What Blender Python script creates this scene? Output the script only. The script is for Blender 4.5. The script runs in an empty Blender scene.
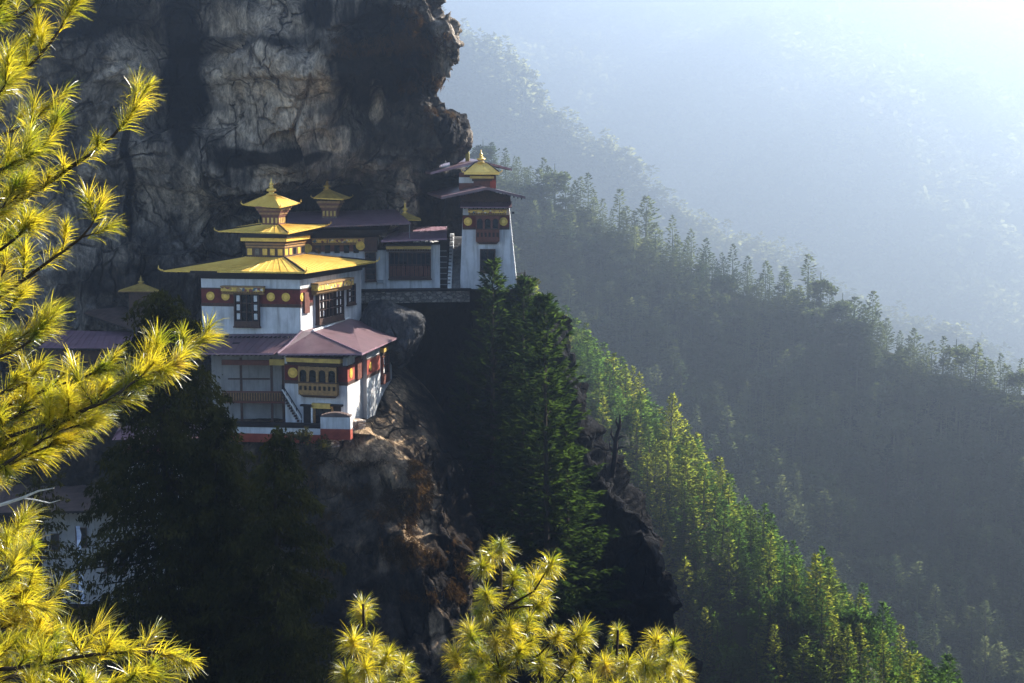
import bpy, math, random
import numpy as np
from mathutils import Vector, noise

SC = bpy.context.scene
COL = SC.collection
R = math.radians

# ------------------------------------------------------------------ camera, sky, sun, exposure
F_PX, CX, CY, PITCH = 1600.0, 512.0, 341.5, math.atan(196.5 / 1600.0)
cam_d = bpy.data.cameras.new("camera")
cam_d.sensor_width = 36.0
cam_d.lens = F_PX * 36.0 / 1024.0
cam_d.clip_start = 0.3
cam_d.clip_end = 12000
cam = bpy.data.objects.new("camera", cam_d)
cam.rotation_euler = (math.pi / 2 - PITCH, 0, 0)
COL.objects.link(cam)
SC.camera = cam

SUN_AZ, SUN_EL = R(56), R(32)          # azimuth measured clockwise from the view direction (+Y)
world = bpy.data.worlds.new("World")
SC.world = world
world.use_nodes = True
wn = world.node_tree.nodes
sky = wn.new("ShaderNodeTexSky")
sky.sky_type = 'NISHITA'
sky.sun_disc = False
sky.sun_elevation = SUN_EL
sky.sun_rotation = SUN_AZ
sky.altitude = 3000
sky.dust_density = 1.0
world.node_tree.links.new(sky.outputs[0], wn["Background"].inputs[0])
wn["Background"].inputs[1].default_value = 0.062

sun_d = bpy.data.lights.new("sun", 'SUN')
sun_d.energy = 5.0
sun_d.angle = R(0.5)
sun_d.color = (1.0, 0.94, 0.84)
sun = bpy.data.objects.new("sun", sun_d)
sdir = Vector((math.sin(SUN_AZ) * math.cos(SUN_EL), math.cos(SUN_AZ) * math.cos(SUN_EL), math.sin(SUN_EL)))
sun.rotation_euler = (-sdir).to_track_quat('-Z', 'Y').to_euler()
sun.location = sdir * 200
COL.objects.link(sun)

HAZE_DENSITY, HAZE_G, HAZE_COL = 0.00057, 0.73, (0.63, 0.785, 1.0, 1)

SC.view_settings.view_transform = 'Standard'
SC.view_settings.look = 'None'
SC.view_settings.exposure = 2.80
SC.view_settings.gamma = 1.0
SC.view_settings.use_curve_mapping = False
SC.render.engine = 'CYCLES'
cy = SC.cycles
cy.use_denoising = True
cy.denoising_prefilter = 'ACCURATE'
cy.max_bounces = 6
cy.diffuse_bounces = 3
cy.glossy_bounces = 2
cy.transmission_bounces = 4
cy.volume_bounces = 0
cy.use_adaptive_sampling = False

# ------------------------------------------------------------------ helpers
CP, SP = math.cos(PITCH), math.sin(PITCH)
def ray(px, py):
    a, b = (px - CX) / F_PX, -(py - CY) / F_PX
    return Vector((a, CP + b * SP, -SP + b * CP))
def P(px, py, Y):
    d = ray(px, py)
    return d * (Y / d.y)
def proj(p):
    """numpy array (n,3) -> px, py, depth"""
    f = p[:, 1] * CP - p[:, 2] * SP
    u = p[:, 1] * SP + p[:, 2] * CP
    return CX + F_PX * p[:, 0] / f, CY - F_PX * u / f, f

ORIG = {}
def tag(o, label=None, cat=None, group=None, kind=None):
    if label: o['label'] = label
    if cat: o['category'] = cat
    if group: o['group'] = group
    if kind: o['kind'] = kind
    return o
def thing(name, label, cat, loc, group=None):
    o = bpy.data.objects.new(name, None)
    o.empty_display_size = 0.5
    COL.objects.link(o)
    o.location = loc
    ORIG[o.name] = Vector(loc)
    return tag(o, label, cat, group)

def link_mesh(name, me, parent=None, loc=(0, 0, 0)):
    o = bpy.data.objects.new(name, me)
    COL.objects.link(o)
    if parent is not None:
        o.parent = parent
        ORIG[o.name] = ORIG[parent.name]
    else:
        o.location = loc
        ORIG[o.name] = Vector(loc)
    return o

def np_mesh(name, V, F, mats, smooth=False, midx=None, nrm=None):
    """V (n,3), F (m,4) or (m,3) integer arrays"""
    V = np.asarray(V, dtype=np.float32); F = np.asarray(F, dtype=np.int32)
    me = bpy.data.meshes.new(name)
    k = F.shape[1]
    me.vertices.add(len(V)); me.vertices.foreach_set("co", V.ravel())
    me.loops.add(F.size); me.loops.foreach_set("vertex_index", F.ravel())
    me.polygons.add(len(F))
    me.polygons.foreach_set("loop_start", np.arange(0, F.size, k, dtype=np.int32))
    me.polygons.foreach_set("loop_total", np.full(len(F), k, dtype=np.int32))
    me.polygons.foreach_set("use_smooth", np.full(len(F), bool(smooth)))
    for m in (mats if isinstance(mats, (list, tuple)) else [mats]): me.materials.append(m)
    if midx is not None: me.polygons.foreach_set("material_index", np.asarray(midx, dtype=np.int32))
    me.update(); me.validate()
    if nrm is not None:
        me.polygons.foreach_set("use_smooth", np.ones(len(me.polygons), dtype=bool))
        me.normals_split_custom_set_from_vertices(np.ascontiguousarray(nrm, dtype=np.float32).tolist())
    return me

class MB:
    def __init__(self): self.v = []; self.f = []
    def poly(self, pts):
        n = len(self.v); self.v += [tuple(p) for p in pts]; self.f.append(tuple(range(n, n + len(pts)))); return self
    def hexa(self, b, t):
        """bottom 4 pts, top 4 pts (same order, counter-clockwise from above)"""
        n = len(self.v); self.v += [tuple(p) for p in b] + [tuple(p) for p in t]
        self.f += [(n + 3, n + 2, n + 1, n), (n + 4, n + 5, n + 6, n + 7)]
        for i in range(4):
            j = (i + 1) % 4
            self.f.append((n + i, n + j, n + 4 + j, n + 4 + i))
        return self
    def box(self, c, s):
        x, y, z = c; a, b, d = s[0] / 2, s[1] / 2, s[2] / 2
        q = [(x - a, y - b), (x + a, y - b), (x + a, y + b), (x - a, y + b)]
        return self.hexa([(p[0], p[1], z - d) for p in q], [(p[0], p[1], z + d) for p in q])
    def tube(self, pts, rad, n=6, cap=True):
        pts = [Vector(p) for p in pts]
        if not isinstance(rad, (list, tuple)): rad = [rad] * len(pts)
        base = len(self.v)
        for i, p in enumerate(pts):
            a = pts[max(0, i - 1)]; b = pts[min(len(pts) - 1, i + 1)]
            d = (b - a)
            d = d.normalized() if d.length > 1e-9 else Vector((0, 0, 1))
            up = Vector((0, 0, 1)) if abs(d.z) < .9 else Vector((1, 0, 0))
            s = d.cross(up).normalized(); t = s.cross(d)
            for k in range(n):
                w = 2 * math.pi * k / n
                self.v.append(tuple(p + (s * math.cos(w) + t * math.sin(w)) * rad[i]))
        for i in range(len(pts) - 1):
            for k in range(n):
                a = base + i * n + k; b = base + i * n + (k + 1) % n
                self.f.append((a, b, b + n, a + n))
        if cap:
            self.f.append(tuple(base + k for k in range(n))[::-1])
            e = base + (len(pts) - 1) * n
            self.f.append(tuple(e + k for k in range(n)))
        return self
    def lathe(self, c, prof, n=14):
        return self.tube_profile(c, prof, n)
    def tube_profile(self, c, prof, n):
        base = len(self.v)
        for r, z in prof:
            for k in range(n):
                w = 2 * math.pi * k / n
                self.v.append((c[0] + r * math.cos(w), c[1] + r * math.sin(w), c[2] + z))
        for i in range(len(prof) - 1):
            for k in range(n):
                a = base + i * n + k; b = base + i * n + (k + 1) % n
                self.f.append((a, b, b + n, a + n))
        self.f.append(tuple(base + k for k in range(n))[::-1])
        e = base + (len(prof) - 1) * n
        self.f.append(tuple(e + k for k in range(n)))
        return self
    def build(self, name, mat, parent=None, smooth=False, loc=(0, 0, 0)):
        o = ORIG[parent.name] if parent is not None else Vector(loc)
        me = bpy.data.meshes.new(name)
        me.from_pydata([(a[0] - o.x, a[1] - o.y, a[2] - o.z) for a in self.v], [], self.f)
        me.materials.append(mat)
        if smooth: me.polygons.foreach_set("use_smooth", [True] * len(me.polygons))
        me.update()
        return link_mesh(name, me, parent, loc)

class Wall:
    """vertical plane through plan points A (left) and B (right) as seen from outside"""
    def __init__(s, A, B):
        s.A = Vector((A[0], A[1], 0)); B = Vector((B[0], B[1], 0))
        s.L = (B - s.A).length; s.u = (B - s.A) / s.L; s.n = Vector((s.u.y, -s.u.x, 0))
    def at(s, S, z, o=0.0):
        p = s.A + s.u * S + s.n * o
        return Vector((p.x, p.y, z))
    def pix(s, px, py, o=0.0):
        d = ray(px, py); A = s.A + s.n * o
        t = A.dot(s.n) / d.dot(s.n); p = d * t
        return (p - A).dot(s.u), p.z
    def rect(s, x0, y0, x1, y1, o=0.0):
        ym = (y0 + y1) / 2; xm = (x0 + x1) / 2
        return s.pix(x0, ym, o)[0], s.pix(x1, ym, o)[0], s.pix(xm, y1, o)[1], s.pix(xm, y0, o)[1]
    def box(s, mb, s0, s1, z0, z1, o0, o1):
        q = [s.at(s0, 0, o1), s.at(s1, 0, o1), s.at(s1, 0, o0), s.at(s0, 0, o0)]
        mb.hexa([(p.x, p.y, z0) for p in q], [(p.x, p.y, z1) for p in q]); return mb
    def disc(s, mb, S, z, r, o0, o1, n=18):
        a = [s.at(S + r * math.cos(2 * math.pi * k / n), z + r * math.sin(2 * math.pi * k / n), o1) for k in range(n)]
        b = [s.at(S + r * math.cos(2 * math.pi * k / n), z + r * math.sin(2 * math.pi * k / n), o0) for k in range(n)]
        mb.poly(a)
        for k in range(n):
            j = (k + 1) % n
            mb.poly([b[k], b[j], a[j], a[k]])
        return mb

# ------------------------------------------------------------------ materials
def new_mat(name):
    m = bpy.data.materials.new(name); m.use_nodes = True
    nt = m.node_tree
    return m, nt, nt.nodes["Principled BSDF"]
def ramp(nt, stops):
    r = nt.nodes.new("ShaderNodeValToRGB"); e = r.color_ramp.elements
    while len(e) < len(stops): e.new(0.5)
    for k, (p, c) in enumerate(stops):
        e[k].position = p; e[k].color = (c[0], c[1], c[2], 1) if isinstance(c, (tuple, list)) else (c, c, c, 1)
    return r
def coords(nt, scale=(1, 1, 1)):
    g = nt.nodes.new("ShaderNodeNewGeometry"); mp = nt.nodes.new("ShaderNodeMapping")
    mp.inputs['Scale'].default_value = scale
    nt.links.new(g.outputs['Position'], mp.inputs[0])
    return mp.outputs[0]
def noise_tex(nt, vec, scale, detail=6, rough=.6, dist=0.0):
    n = nt.nodes.new("ShaderNodeTexNoise")
    n.inputs['Scale'].default_value = scale; n.inputs['Detail'].default_value = detail
    n.inputs['Roughness'].default_value = rough; n.inputs['Distortion'].default_value = dist
    nt.links.new(vec, n.inputs['Vector']); return n.outputs[0]
def mix(nt, f, a, b, mode='MIX'):
    m = nt.nodes.new("ShaderNodeMix"); m.data_type = 'RGBA'; m.blend_type = mode
    if isinstance(f, (int, float)): m.inputs[0].default_value = f
    else: nt.links.new(f, m.inputs[0])
    for k, x in ((6, a), (7, b)):
        if isinstance(x, (tuple, list)): m.inputs[k].default_value = (x[0], x[1], x[2], 1)
        else: nt.links.new(x, m.inputs[k])
    return m.outputs[2]
def bump(nt, h, strength, dist, bs):
    b = nt.nodes.new("ShaderNodeBump"); b.inputs['Strength'].default_value = strength; b.inputs['Distance'].default_value = dist
    nt.links.new(h, b.inputs['Height']); nt.links.new(b.outputs[0], bs.inputs['Normal'])

def surf(name, c0, c1, scale=1.0, rough=.7, metal=0.0, stretch=(1, 1, 1), bmp=0.3, bd=0.05, detail=6, spec=.5, lo=.35, hi=.65):
    m, nt, b = new_mat(name)
    v = coords(nt, stretch)
    n = noise_tex(nt, v, scale, detail, .65)
    r = ramp(nt, [(lo, c0), (hi, c1)]); nt.links.new(n, r.inputs[0])
    nt.links.new(r.outputs[0], b.inputs['Base Color'])
    b.inputs['Roughness'].default_value = rough; b.inputs['Metallic'].default_value = metal
    b.inputs['Specular IOR Level'].default_value = spec
    if bmp: bump(nt, n, bmp, bd, b)
    return m

def weathered(name, c0, c1, grime, g=.55, streak=(1.3, 1.3, .10), sc=1.0, rough=.85, spec=.15, metal=0.0, lo=.50, patch_c=None):
    m, nt, b = new_mat(name)
    n = noise_tex(nt, coords(nt, (1, 1, .6)), .7 * sc, 8, .68)
    r = ramp(nt, [(.30, c0), (.62, c1)]); nt.links.new(n, r.inputs[0])
    s1 = noise_tex(nt, coords(nt, streak), 1.4 * sc, 6, .65, .3)
    f = ramp(nt, [(lo, 0.0), (lo + .22, g)]); nt.links.new(s1, f.inputs[0])
    c = mix(nt, f.outputs[0], r.outputs[0], grime)
    if patch_c:
        p = noise_tex(nt, coords(nt, (1, 1, 1)), .33 * sc, 3, .5)
        pf = ramp(nt, [(.56, 0.0), (.60, .75)]); nt.links.new(p, pf.inputs[0]); c = mix(nt, pf.outputs[0], c, patch_c)
    nt.links.new(c, b.inputs['Base Color'])
    b.inputs['Roughness'].default_value = rough; b.inputs['Specular IOR Level'].default_value = spec; b.inputs['Metallic'].default_value = metal
    bump(nt, n, .4, .06, b)
    return m
M = {}
M['white'] = weathered('whitewash', (.37, .36, .35), (.53, .52, .51), (.21, .19, .165), .7, lo=.47)
M['white_band'] = surf('white_band', (.5, .49, .47), (.66, .65, .63), 1.2, .85, spec=.2)
M['white_old_shade'] = weathered('old_shade_limewash', (.20, .19, .18), (.30, .29, .28), (.10, .09, .08), .6)  # old house limewash; in the hall recess its darkness stands for shade
M['gold'] = weathered('gilt_roof', (.62, .36, .045), (.76, .51, .11), (.33, .19, .045), .55, (.5, .5, .5), 1.0, .38, .6, .15, .55)
M['gold_dull'] = surf('gilt_old', (.34, .22, .05), (.55, .38, .09), 1.2, .5, .3)
M['gold_paint'] = surf('gold_paint', (.42, .25, .03), (.66, .42, .05), 2.5, .5, .15)
M['purple'] = weathered('painted_sheet_roof', (.082, .044, .050), (.13, .075, .083), (.055, .026, .025), .6, (.35, .35, .35), 1.0, .42, .5, 0, .52, (.10, .062, .070))
M['purple_dark'] = weathered('old_sheet_roof', (.15, .080, .10), (.23, .135, .16), (.06, .034, .036), .6, (.35, .35, .35), 1.0, .5, .4, 0, .52, (.18, .11, .13))
M['brown_roof'] = surf('brown_roof', (.055, .035, .028), (.12, .075, .06), .8, .6, 0)
M['dark'] = surf('blackish_timber', (.008, .006, .006), (.022, .015, .013), 2, .7, spec=.2)  # near-black timber for soffits, brackets, doors and copings
M['wood'] = surf('dark_carved_wood', (.030, .014, .010), (.075, .034, .020), 3, .6, spec=.3)
M['wood_red'] = surf('red_brown_wood', (.075, .022, .014), (.14, .045, .026), 2.5, .6, spec=.3)
M['wood_gold'] = surf('ochre_painted_wood', (.16, .085, .03), (.30, .17, .055), 3, .6, spec=.3)
M['maroon'] = surf('maroon_frieze', (.075, .012, .010), (.13, .024, .018), 1.5, .75, spec=.2)
m_, nt_, b_ = new_mat('painted_cornice')
vo_ = nt_.nodes.new("ShaderNodeTexVoronoi"); vo_.inputs['Scale'].default_value = 3.2; nt_.links.new(coords(nt_), vo_.inputs['Vector'])
sp_ = nt_.nodes.new("ShaderNodeSeparateColor"); nt_.links.new(vo_.outputs['Color'], sp_.inputs[0])
rp_ = ramp(nt_, [(0, (.50, .31, .04)), (.45, (.66, .42, .06)), (.62, (.30, .16, .04)), (.75, (.16, .03, .02)), (.86, (.05, .09, .12)), (.94, (.55, .50, .42))]); rp_.color_ramp.interpolation = 'CONSTANT'
nt_.links.new(sp_.outputs[0], rp_.inputs[0]); nt_.links.new(rp_.outputs[0], b_.inputs['Base Color']); b_.inputs['Roughness'].default_value = .6
M['cornice'] = m_
M['red'] = surf('red_ochre_band', (.17, .030, .018), (.28, .06, .035), 1.2, .85, spec=.2)
M['glass'] = surf('dark_window', (.006, .007, .010), (.02, .022, .028), 1, .15)
M['paper'] = surf('white_shutter', (.45, .44, .42), (.6, .59, .56), 3, .7)
M['metal'] = surf('grey_metal', (.16, .17, .18), (.26, .27, .28), 2, .5, .3)
M['bark'] = surf('bark', (.020, .014, .010), (.055, .040, .030), 4, .9, 0, (1, 1, .25), .6, .05, spec=.1)
M['bark_far'] = surf('bark_far', (.035, .028, .022), (.07, .055, .042), 1, .9, spec=.1)
M['deadwood'] = surf('deadwood', (.012, .010, .009), (.03, .026, .024), 2, .9, spec=.1)
M['twig'] = surf('pale_twig', (.30, .28, .26), (.5, .47, .44), 8, .8, spec=.1)
M['flag'] = surf('flag_cloth', (.34, .38, .50), (.62, .64, .70), 1.2, .9, 0, (.2, .2, 1.6), 0, spec=.1)
M['green_cloth'] = surf('banner_cloth', (.06, .08, .03), (.30, .22, .04), 2.0, .8, 0, (.3, .3, 2), 0, spec=.2)
M['stone'] = surf('stone_step', (.07, .065, .06), (.17, .16, .15), 1.8, .85, spec=.2)

def masonry(name, c0, c1, mortar, scale):
    m, nt, b = new_mat(name)
    v = coords(nt, (1, 1, 1.7))
    vo = nt.nodes.new("ShaderNodeTexVoronoi"); vo.inputs['Scale'].default_value = scale
    nt.links.new(v, vo.inputs['Vector'])
    ve = nt.nodes.new("ShaderNodeTexVoronoi"); ve.feature = 'DISTANCE_TO_EDGE'; ve.inputs['Scale'].default_value = scale
    nt.links.new(v, ve.inputs['Vector'])
    sp = nt.nodes.new("ShaderNodeSeparateColor"); nt.links.new(vo.outputs['Color'], sp.inputs[0])
    r = ramp(nt, [(.1, c0), (.9, c1)]); nt.links.new(sp.outputs[0], r.inputs[0])
    e = ramp(nt, [(.02, 0.0), (.10, 1.0)]); nt.links.new(ve.outputs['Distance'], e.inputs[0])
    nt.links.new(mix(nt, e.outputs[0], mortar, r.outputs[0]), b.inputs['Base Color'])
    b.inputs['Roughness'].default_value = .9; b.inputs['Specular IOR Level'].default_value = .2
    bump(nt, e.outputs[0], .8, .08, b)
    return m
M['masonry'] = masonry('rubble_masonry', (.10, .085, .07), (.24, .21, .18), (.05, .042, .035), 1.6)
M['masonry_lime'] = masonry('limewashed_rubble', (.30, .20, .13), (.62, .54, .46), (.16, .10, .07), 2.0)

def rock(name, dark, mid, light, stain_shade, warm, streak=.55, warm_lo=.62, tone=False):
    m, nt, b = new_mat(name)
    v = coords(nt)
    big = noise_tex(nt, v, .055, 8, .62, .6)
    fine = noise_tex(nt, coords(nt, (1, 1, .55)), .55, 10, .70, .7)
    vs = coords(nt, (.22, .22, .022))
    st = noise_tex(nt, vs, 1.0, 6, .6, .8)
    crack = nt.nodes.new("ShaderNodeTexVoronoi"); crack.feature = 'DISTANCE_TO_EDGE'; crack.inputs['Scale'].default_value = .085
    # warp the crack pattern so that the joints are not straight
    add = nt.nodes.new("ShaderNodeMixRGB"); add.blend_type = 'ADD'; add.inputs[0].default_value = 1
    nz = nt.nodes.new("ShaderNodeTexNoise"); nz.inputs['Scale'].default_value = .12; nz.inputs['Detail'].default_value = 5
    nt.links.new(v, nz.inputs['Vector'])
    sc = nt.nodes.new("ShaderNodeVectorMath"); sc.operation = 'SCALE'; sc.inputs['Scale'].default_value = 9
    nt.links.new(nz.outputs['Color'], sc.inputs[0])
    nt.links.new(v, add.inputs[1]); nt.links.new(sc.outputs[0], add.inputs[2])
    nt.links.new(add.outputs[0], crack.inputs['Vector'])
    r1 = ramp(nt, [(.30, dark), (.50, mid), (.66, light)]); nt.links.new(big, r1.inputs[0])
    grain = noise_tex(nt, coords(nt, (1, 1, .4)), 2.6, 8, .75, .4)
    gm = nt.nodes.new("ShaderNodeMath"); gm.operation = 'MULTIPLY_ADD'; gm.inputs[1].default_value = .45
    nt.links.new(grain, gm.inputs[0]); gs = nt.nodes.new("ShaderNodeMath"); gs.operation = 'MULTIPLY'; gs.inputs[1].default_value = .55
    nt.links.new(fine, gs.inputs[0]); nt.links.new(gs.outputs[0], gm.inputs[2])
    r2 = ramp(nt, [(.38, .18), (.50, .9), (.61, 1.9)]); nt.links.new(gm.outputs[0], r2.inputs[0])
    c = mix(nt, 1.0, r1.outputs[0], r2.outputs[0], 'MULTIPLY')
    wn_ = noise_tex(nt, coords(nt, (1, 1, 1.6)), .09, 7, .6, 1.0)
    rw = ramp(nt, [(warm_lo, 0.0), (warm_lo + .12, .8)]); nt.links.new(wn_, rw.inputs[0])
    c = mix(nt, rw.outputs[0], c, warm)
    rs = ramp(nt, [(streak - .06, 0.0), (streak + .10, .85)]); nt.links.new(st, rs.inputs[0])
    c = mix(nt, rs.outputs[0], c, stain_shade)
    rc0 = ramp(nt, [(.0, 0.0), (.022, 1.0)]); nt.links.new(crack.outputs['Distance'], rc0.inputs[0])
    km = ramp(nt, [(.46, 1.0), (.56, 0.0)]); nt.links.new(noise_tex(nt, coords(nt, (1, 1, .6)), .07, 4, .6), km.inputs[0])
    rc = nt.nodes.new("ShaderNodeMixRGB"); rc.blend_type = 'LIGHTEN'; rc.inputs[0].default_value = 1
    nt.links.new(rc0.outputs[0], rc.inputs[1]); nt.links.new(km.outputs[0], rc.inputs[2])
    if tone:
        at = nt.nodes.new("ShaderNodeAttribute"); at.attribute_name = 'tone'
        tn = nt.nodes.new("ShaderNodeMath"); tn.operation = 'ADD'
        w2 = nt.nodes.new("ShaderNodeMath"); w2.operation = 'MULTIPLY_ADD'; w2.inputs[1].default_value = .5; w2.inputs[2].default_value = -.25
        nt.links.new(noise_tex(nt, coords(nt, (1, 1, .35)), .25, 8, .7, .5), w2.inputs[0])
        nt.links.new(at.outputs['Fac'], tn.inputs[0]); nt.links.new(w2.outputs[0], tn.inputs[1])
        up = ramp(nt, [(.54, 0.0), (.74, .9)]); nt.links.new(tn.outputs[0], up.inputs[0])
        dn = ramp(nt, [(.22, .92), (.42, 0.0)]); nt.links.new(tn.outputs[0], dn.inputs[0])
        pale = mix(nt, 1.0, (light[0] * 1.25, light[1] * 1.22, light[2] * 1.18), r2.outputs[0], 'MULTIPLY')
        c = mix(nt, up.outputs[0], c, pale); c = mix(nt, dn.outputs[0], c, stain_shade)  # low tone takes this dark colour, for seepage and for painted shade
    c = mix(nt, rc.outputs[0], (dark[0] * .5, dark[1] * .5, dark[2] * .5), c)
    c2v = nt.nodes.new("ShaderNodeTexVoronoi"); c2v.feature = 'DISTANCE_TO_EDGE'; c2v.inputs['Scale'].default_value = .26
    ad2 = nt.nodes.new("ShaderNodeMixRGB"); ad2.blend_type = 'ADD'; ad2.inputs[0].default_value = .35
    nt.links.new(coords(nt, (1.0, 1.0, .5)), ad2.inputs[1]); nt.links.new(sc.outputs[0], ad2.inputs[2]); nt.links.new(ad2.outputs[0], c2v.inputs['Vector'])
    j2 = ramp(nt, [(.0, .25), (.045, 1.0)]); nt.links.new(c2v.outputs['Distance'], j2.inputs[0])
    k2 = ramp(nt, [(.50, 1.0), (.58, 0.0)]); nt.links.new(noise_tex(nt, coords(nt, (1, 1, 1)), .16, 5, .6), k2.inputs[0])
    j3 = nt.nodes.new("ShaderNodeMixRGB"); j3.blend_type = 'LIGHTEN'; j3.inputs[0].default_value = 1
    nt.links.new(j2.outputs[0], j3.inputs[1]); nt.links.new(k2.outputs[0], j3.inputs[2])
    c = mix(nt, 1.0, c, j3.outputs[0], 'MULTIPLY')
    nt.links.new(c, b.inputs['Base Color'])
    b.inputs['Roughness'].default_value = .82; b.inputs['Specular IOR Level'].default_value = .04
    h = nt.nodes.new("ShaderNodeMath"); h.operation = 'ADD'
    nt.links.new(fine, h.inputs[0])
    hm = nt.nodes.new("ShaderNodeMath"); hm.operation = 'MULTIPLY'; hm.inputs[1].default_value = .5
    mm = nt.nodes.new('ShaderNodeMath'); mm.operation = 'MULTIPLY'; nt.links.new(rc.outputs[0], mm.inputs[0]); nt.links.new(j3.outputs[0], mm.inputs[1]); nt.links.new(mm.outputs[0], hm.inputs[0]); nt.links.new(hm.outputs[0], h.inputs[1])
    bump(nt, h.outputs[0], 1.0, 2.2, b)
    return m
M['rock'] = rock('cliff_rock', (.052, .046, .041), (.145, .124, .105), (.40, .335, .27), (.008, .008, .009), (.15, .10, .062), .55, .66, True)
M['rock_low'] = rock('shade_dark_rock', (.006, .006, .007), (.013, .012, .012), (.028, .025, .023), (.004, .004, .005), (.035, .022, .015), .50, .66)  # almost black: the lower face's shade is put into the rock colour
M['rock_spur'] = rock('brown_rock', (.020, .017, .015), (.055, .044, .035), (.32, .225, .14), (.009, .008, .009), (.085, .055, .036), .54, .58, True)
M['boulder'] = rock('grey_boulder', (.045, .045, .05), (.08, .08, .083), (.17, .15, .125), (.03, .03, .035), (.22, .17, .11), .60, .60)
M['forest_floor'] = surf('forest_floor', (.012, .015, .008), (.04, .042, .02), .05, .95, spec=.1, bmp=.6, bd=2)

def foliage(name, c0, c1, t0, t1, tf=.4, scale=.5, gloss=.0, obj=False, old=None):
    """thin leaves: diffuse + translucent, colour varies by clump"""
    m = bpy.data.materials.new(name); m.use_nodes = True; nt = m.node_tree
    nt.nodes.remove(nt.nodes["Principled BSDF"]); out = nt.nodes["Material Output"]
    n = noise_tex(nt, coords(nt), scale, 3, .6)
    fac = n
    if obj:
        oi = nt.nodes.new("ShaderNodeObjectInfo")
        a = nt.nodes.new("ShaderNodeMath"); a.operation = 'MULTIPLY_ADD'; a.inputs[1].default_value = .5
        nt.links.new(oi.outputs['Random'], a.inputs[0])
        s_ = nt.nodes.new("ShaderNodeMath"); s_.operation = 'SUBTRACT'; s_.inputs[1].default_value = .25
        nt.links.new(n, s_.inputs[0]); nt.links.new(s_.outputs[0], a.inputs[2]); fac = a.outputs[0]
    r = ramp(nt, [(.3, c0), (.7, c1)]); nt.links.new(fac, r.inputs[0])
    rt = ramp(nt, [(.3, t0), (.7, t1)]); nt.links.new(fac, rt.inputs[0])
    if old:
        r.color_ramp.elements.new(.8).color = (*old, 1); rt.color_ramp.elements.new(.8).color = (*old, 1)
        for q in (r, rt): q.color_ramp.elements[1].position = .62
    d = nt.nodes.new("ShaderNodeBsdfDiffuse"); t = nt.nodes.new("ShaderNodeBsdfTranslucent")
    nt.links.new(r.outputs[0], d.inputs[0]); nt.links.new(rt.outputs[0], t.inputs[0])
    mx = nt.nodes.new("ShaderNodeMixShader"); mx.inputs[0].default_value = tf
    nt.links.new(d.outputs[0], mx.inputs[1]); nt.links.new(t.outputs[0], mx.inputs[2])
    last = mx.outputs[0]
    if gloss:
        g = nt.nodes.new("ShaderNodeBsdfGlossy"); g.inputs['Roughness'].default_value = .35
        mg = nt.nodes.new("ShaderNodeMixShader"); mg.inputs[0].default_value = gloss
        nt.links.new(last, mg.inputs[1]); nt.links.new(g.outputs[0], mg.inputs[2]); last = mg.outputs[0]
    nt.links.new(last, out.inputs[0])
    return m
M['needle_gold'] = foliage('sunlit_needles', (.07, .095, .008), (.18, .16, .012), (.17, .22, .008), (.70, .53, .022), .6, 5.0, .07, old=(.36, .22, .04))
M['spur_leaf'] = foliage('spur_conifer_needles', (.032, .060, .012), (.10, .12, .018), (.08, .15, .02), (.32, .33, .03), .5, .05, obj=True)
M['ridge_leaf'] = foliage('ridge_conifer_needles', (.022, .040, .022), (.105, .125, .052), (.03, .055, .02), (.19, .21, .065), .43, .03, obj=True)
M['far_leaf'] = foliage('far_wood_leaves', (.05, .065, .03), (.15, .15, .07), (.08, .10, .04), (.40, .39, .15), .5, .008)
M['dark_pine'] = foliage('dark_pine_needles', (.004, .008, .003), (.016, .025, .007), (.010, .024, .005), (.060, .095, .014), .5, .35)
M['cypress'] = foliage('dark_cypress_foliage', (.014, .015, .005), (.062, .056, .016), (.02, .021, .005), (.08, .07, .013), .35, .45)
M['shrub'] = foliage('shrub_leaves', (.03, .04, .012), (.07, .075, .02), (.05, .06, .015), (.12, .11, .02), .4, .8)
M['dry_grass'] = foliage('dry_grass', (.030, .018, .008), (.085, .050, .022), (.04, .022, .008), (.13, .075, .028), .4, .3)
# ------------------------------------------------------------------ terrain: rock faces and slopes
def cr_resample(A, n):
    """Catmull-Rom resample of array A (k,...) along axis 0 to n samples"""
    k = len(A); t = np.linspace(0, k - 1, n)
    i = np.clip(np.floor(t).astype(int), 0, k - 2); f = (t - i)
    f = f.reshape((-1,) + (1,) * (A.ndim - 1))
    p0 = A[np.clip(i - 1, 0, k - 1)]; p1 = A[i]; p2 = A[i + 1]; p3 = A[np.clip(i + 2, 0, k - 1)]
    return .5 * ((2 * p1) + (-p0 + p2) * f + (2 * p0 - 5 * p1 + 4 * p2 - p3) * f ** 2 + (-p0 + 3 * p1 - 3 * p2 + p3) * f ** 3)
def patch(ctrl, nr, nc):
    A = np.array([[tuple(p) for p in row] for row in ctrl], dtype=float)
    A = cr_resample(A, nr); A = cr_resample(A.transpose(1, 0, 2), nc).transpose(1, 0, 2)
    return A
def normals(A):
    du = np.gradient(A, axis=1); dv = np.gradient(A, axis=0)
    n = np.cross(dv, du); n /= (np.linalg.norm(n, axis=2, keepdims=True) + 1e-9)
    return n
def displace(A, fn, flip=1, w=None):
    n = normals(A) * flip
    D = np.zeros(A.shape[:2])
    for i in range(A.shape[0]):
        for j in range(A.shape[1]):
            D[i, j] = fn(Vector(A[i, j]))
    if w is not None: D = D * w[None, :]
    return A + n * D[..., None]
def grid_mesh(name, A, mat, smooth=True):
    r, c = A.shape[:2]
    idx = np.arange(r * c).reshape(r, c)
    F = np.stack([idx[:-1, :-1], idx[1:, :-1], idx[1:, 1:], idx[:-1, 1:]], -1).reshape(-1, 4)
    return np_mesh(name, A.reshape(-1, 3), F, mat, smooth)
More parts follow.
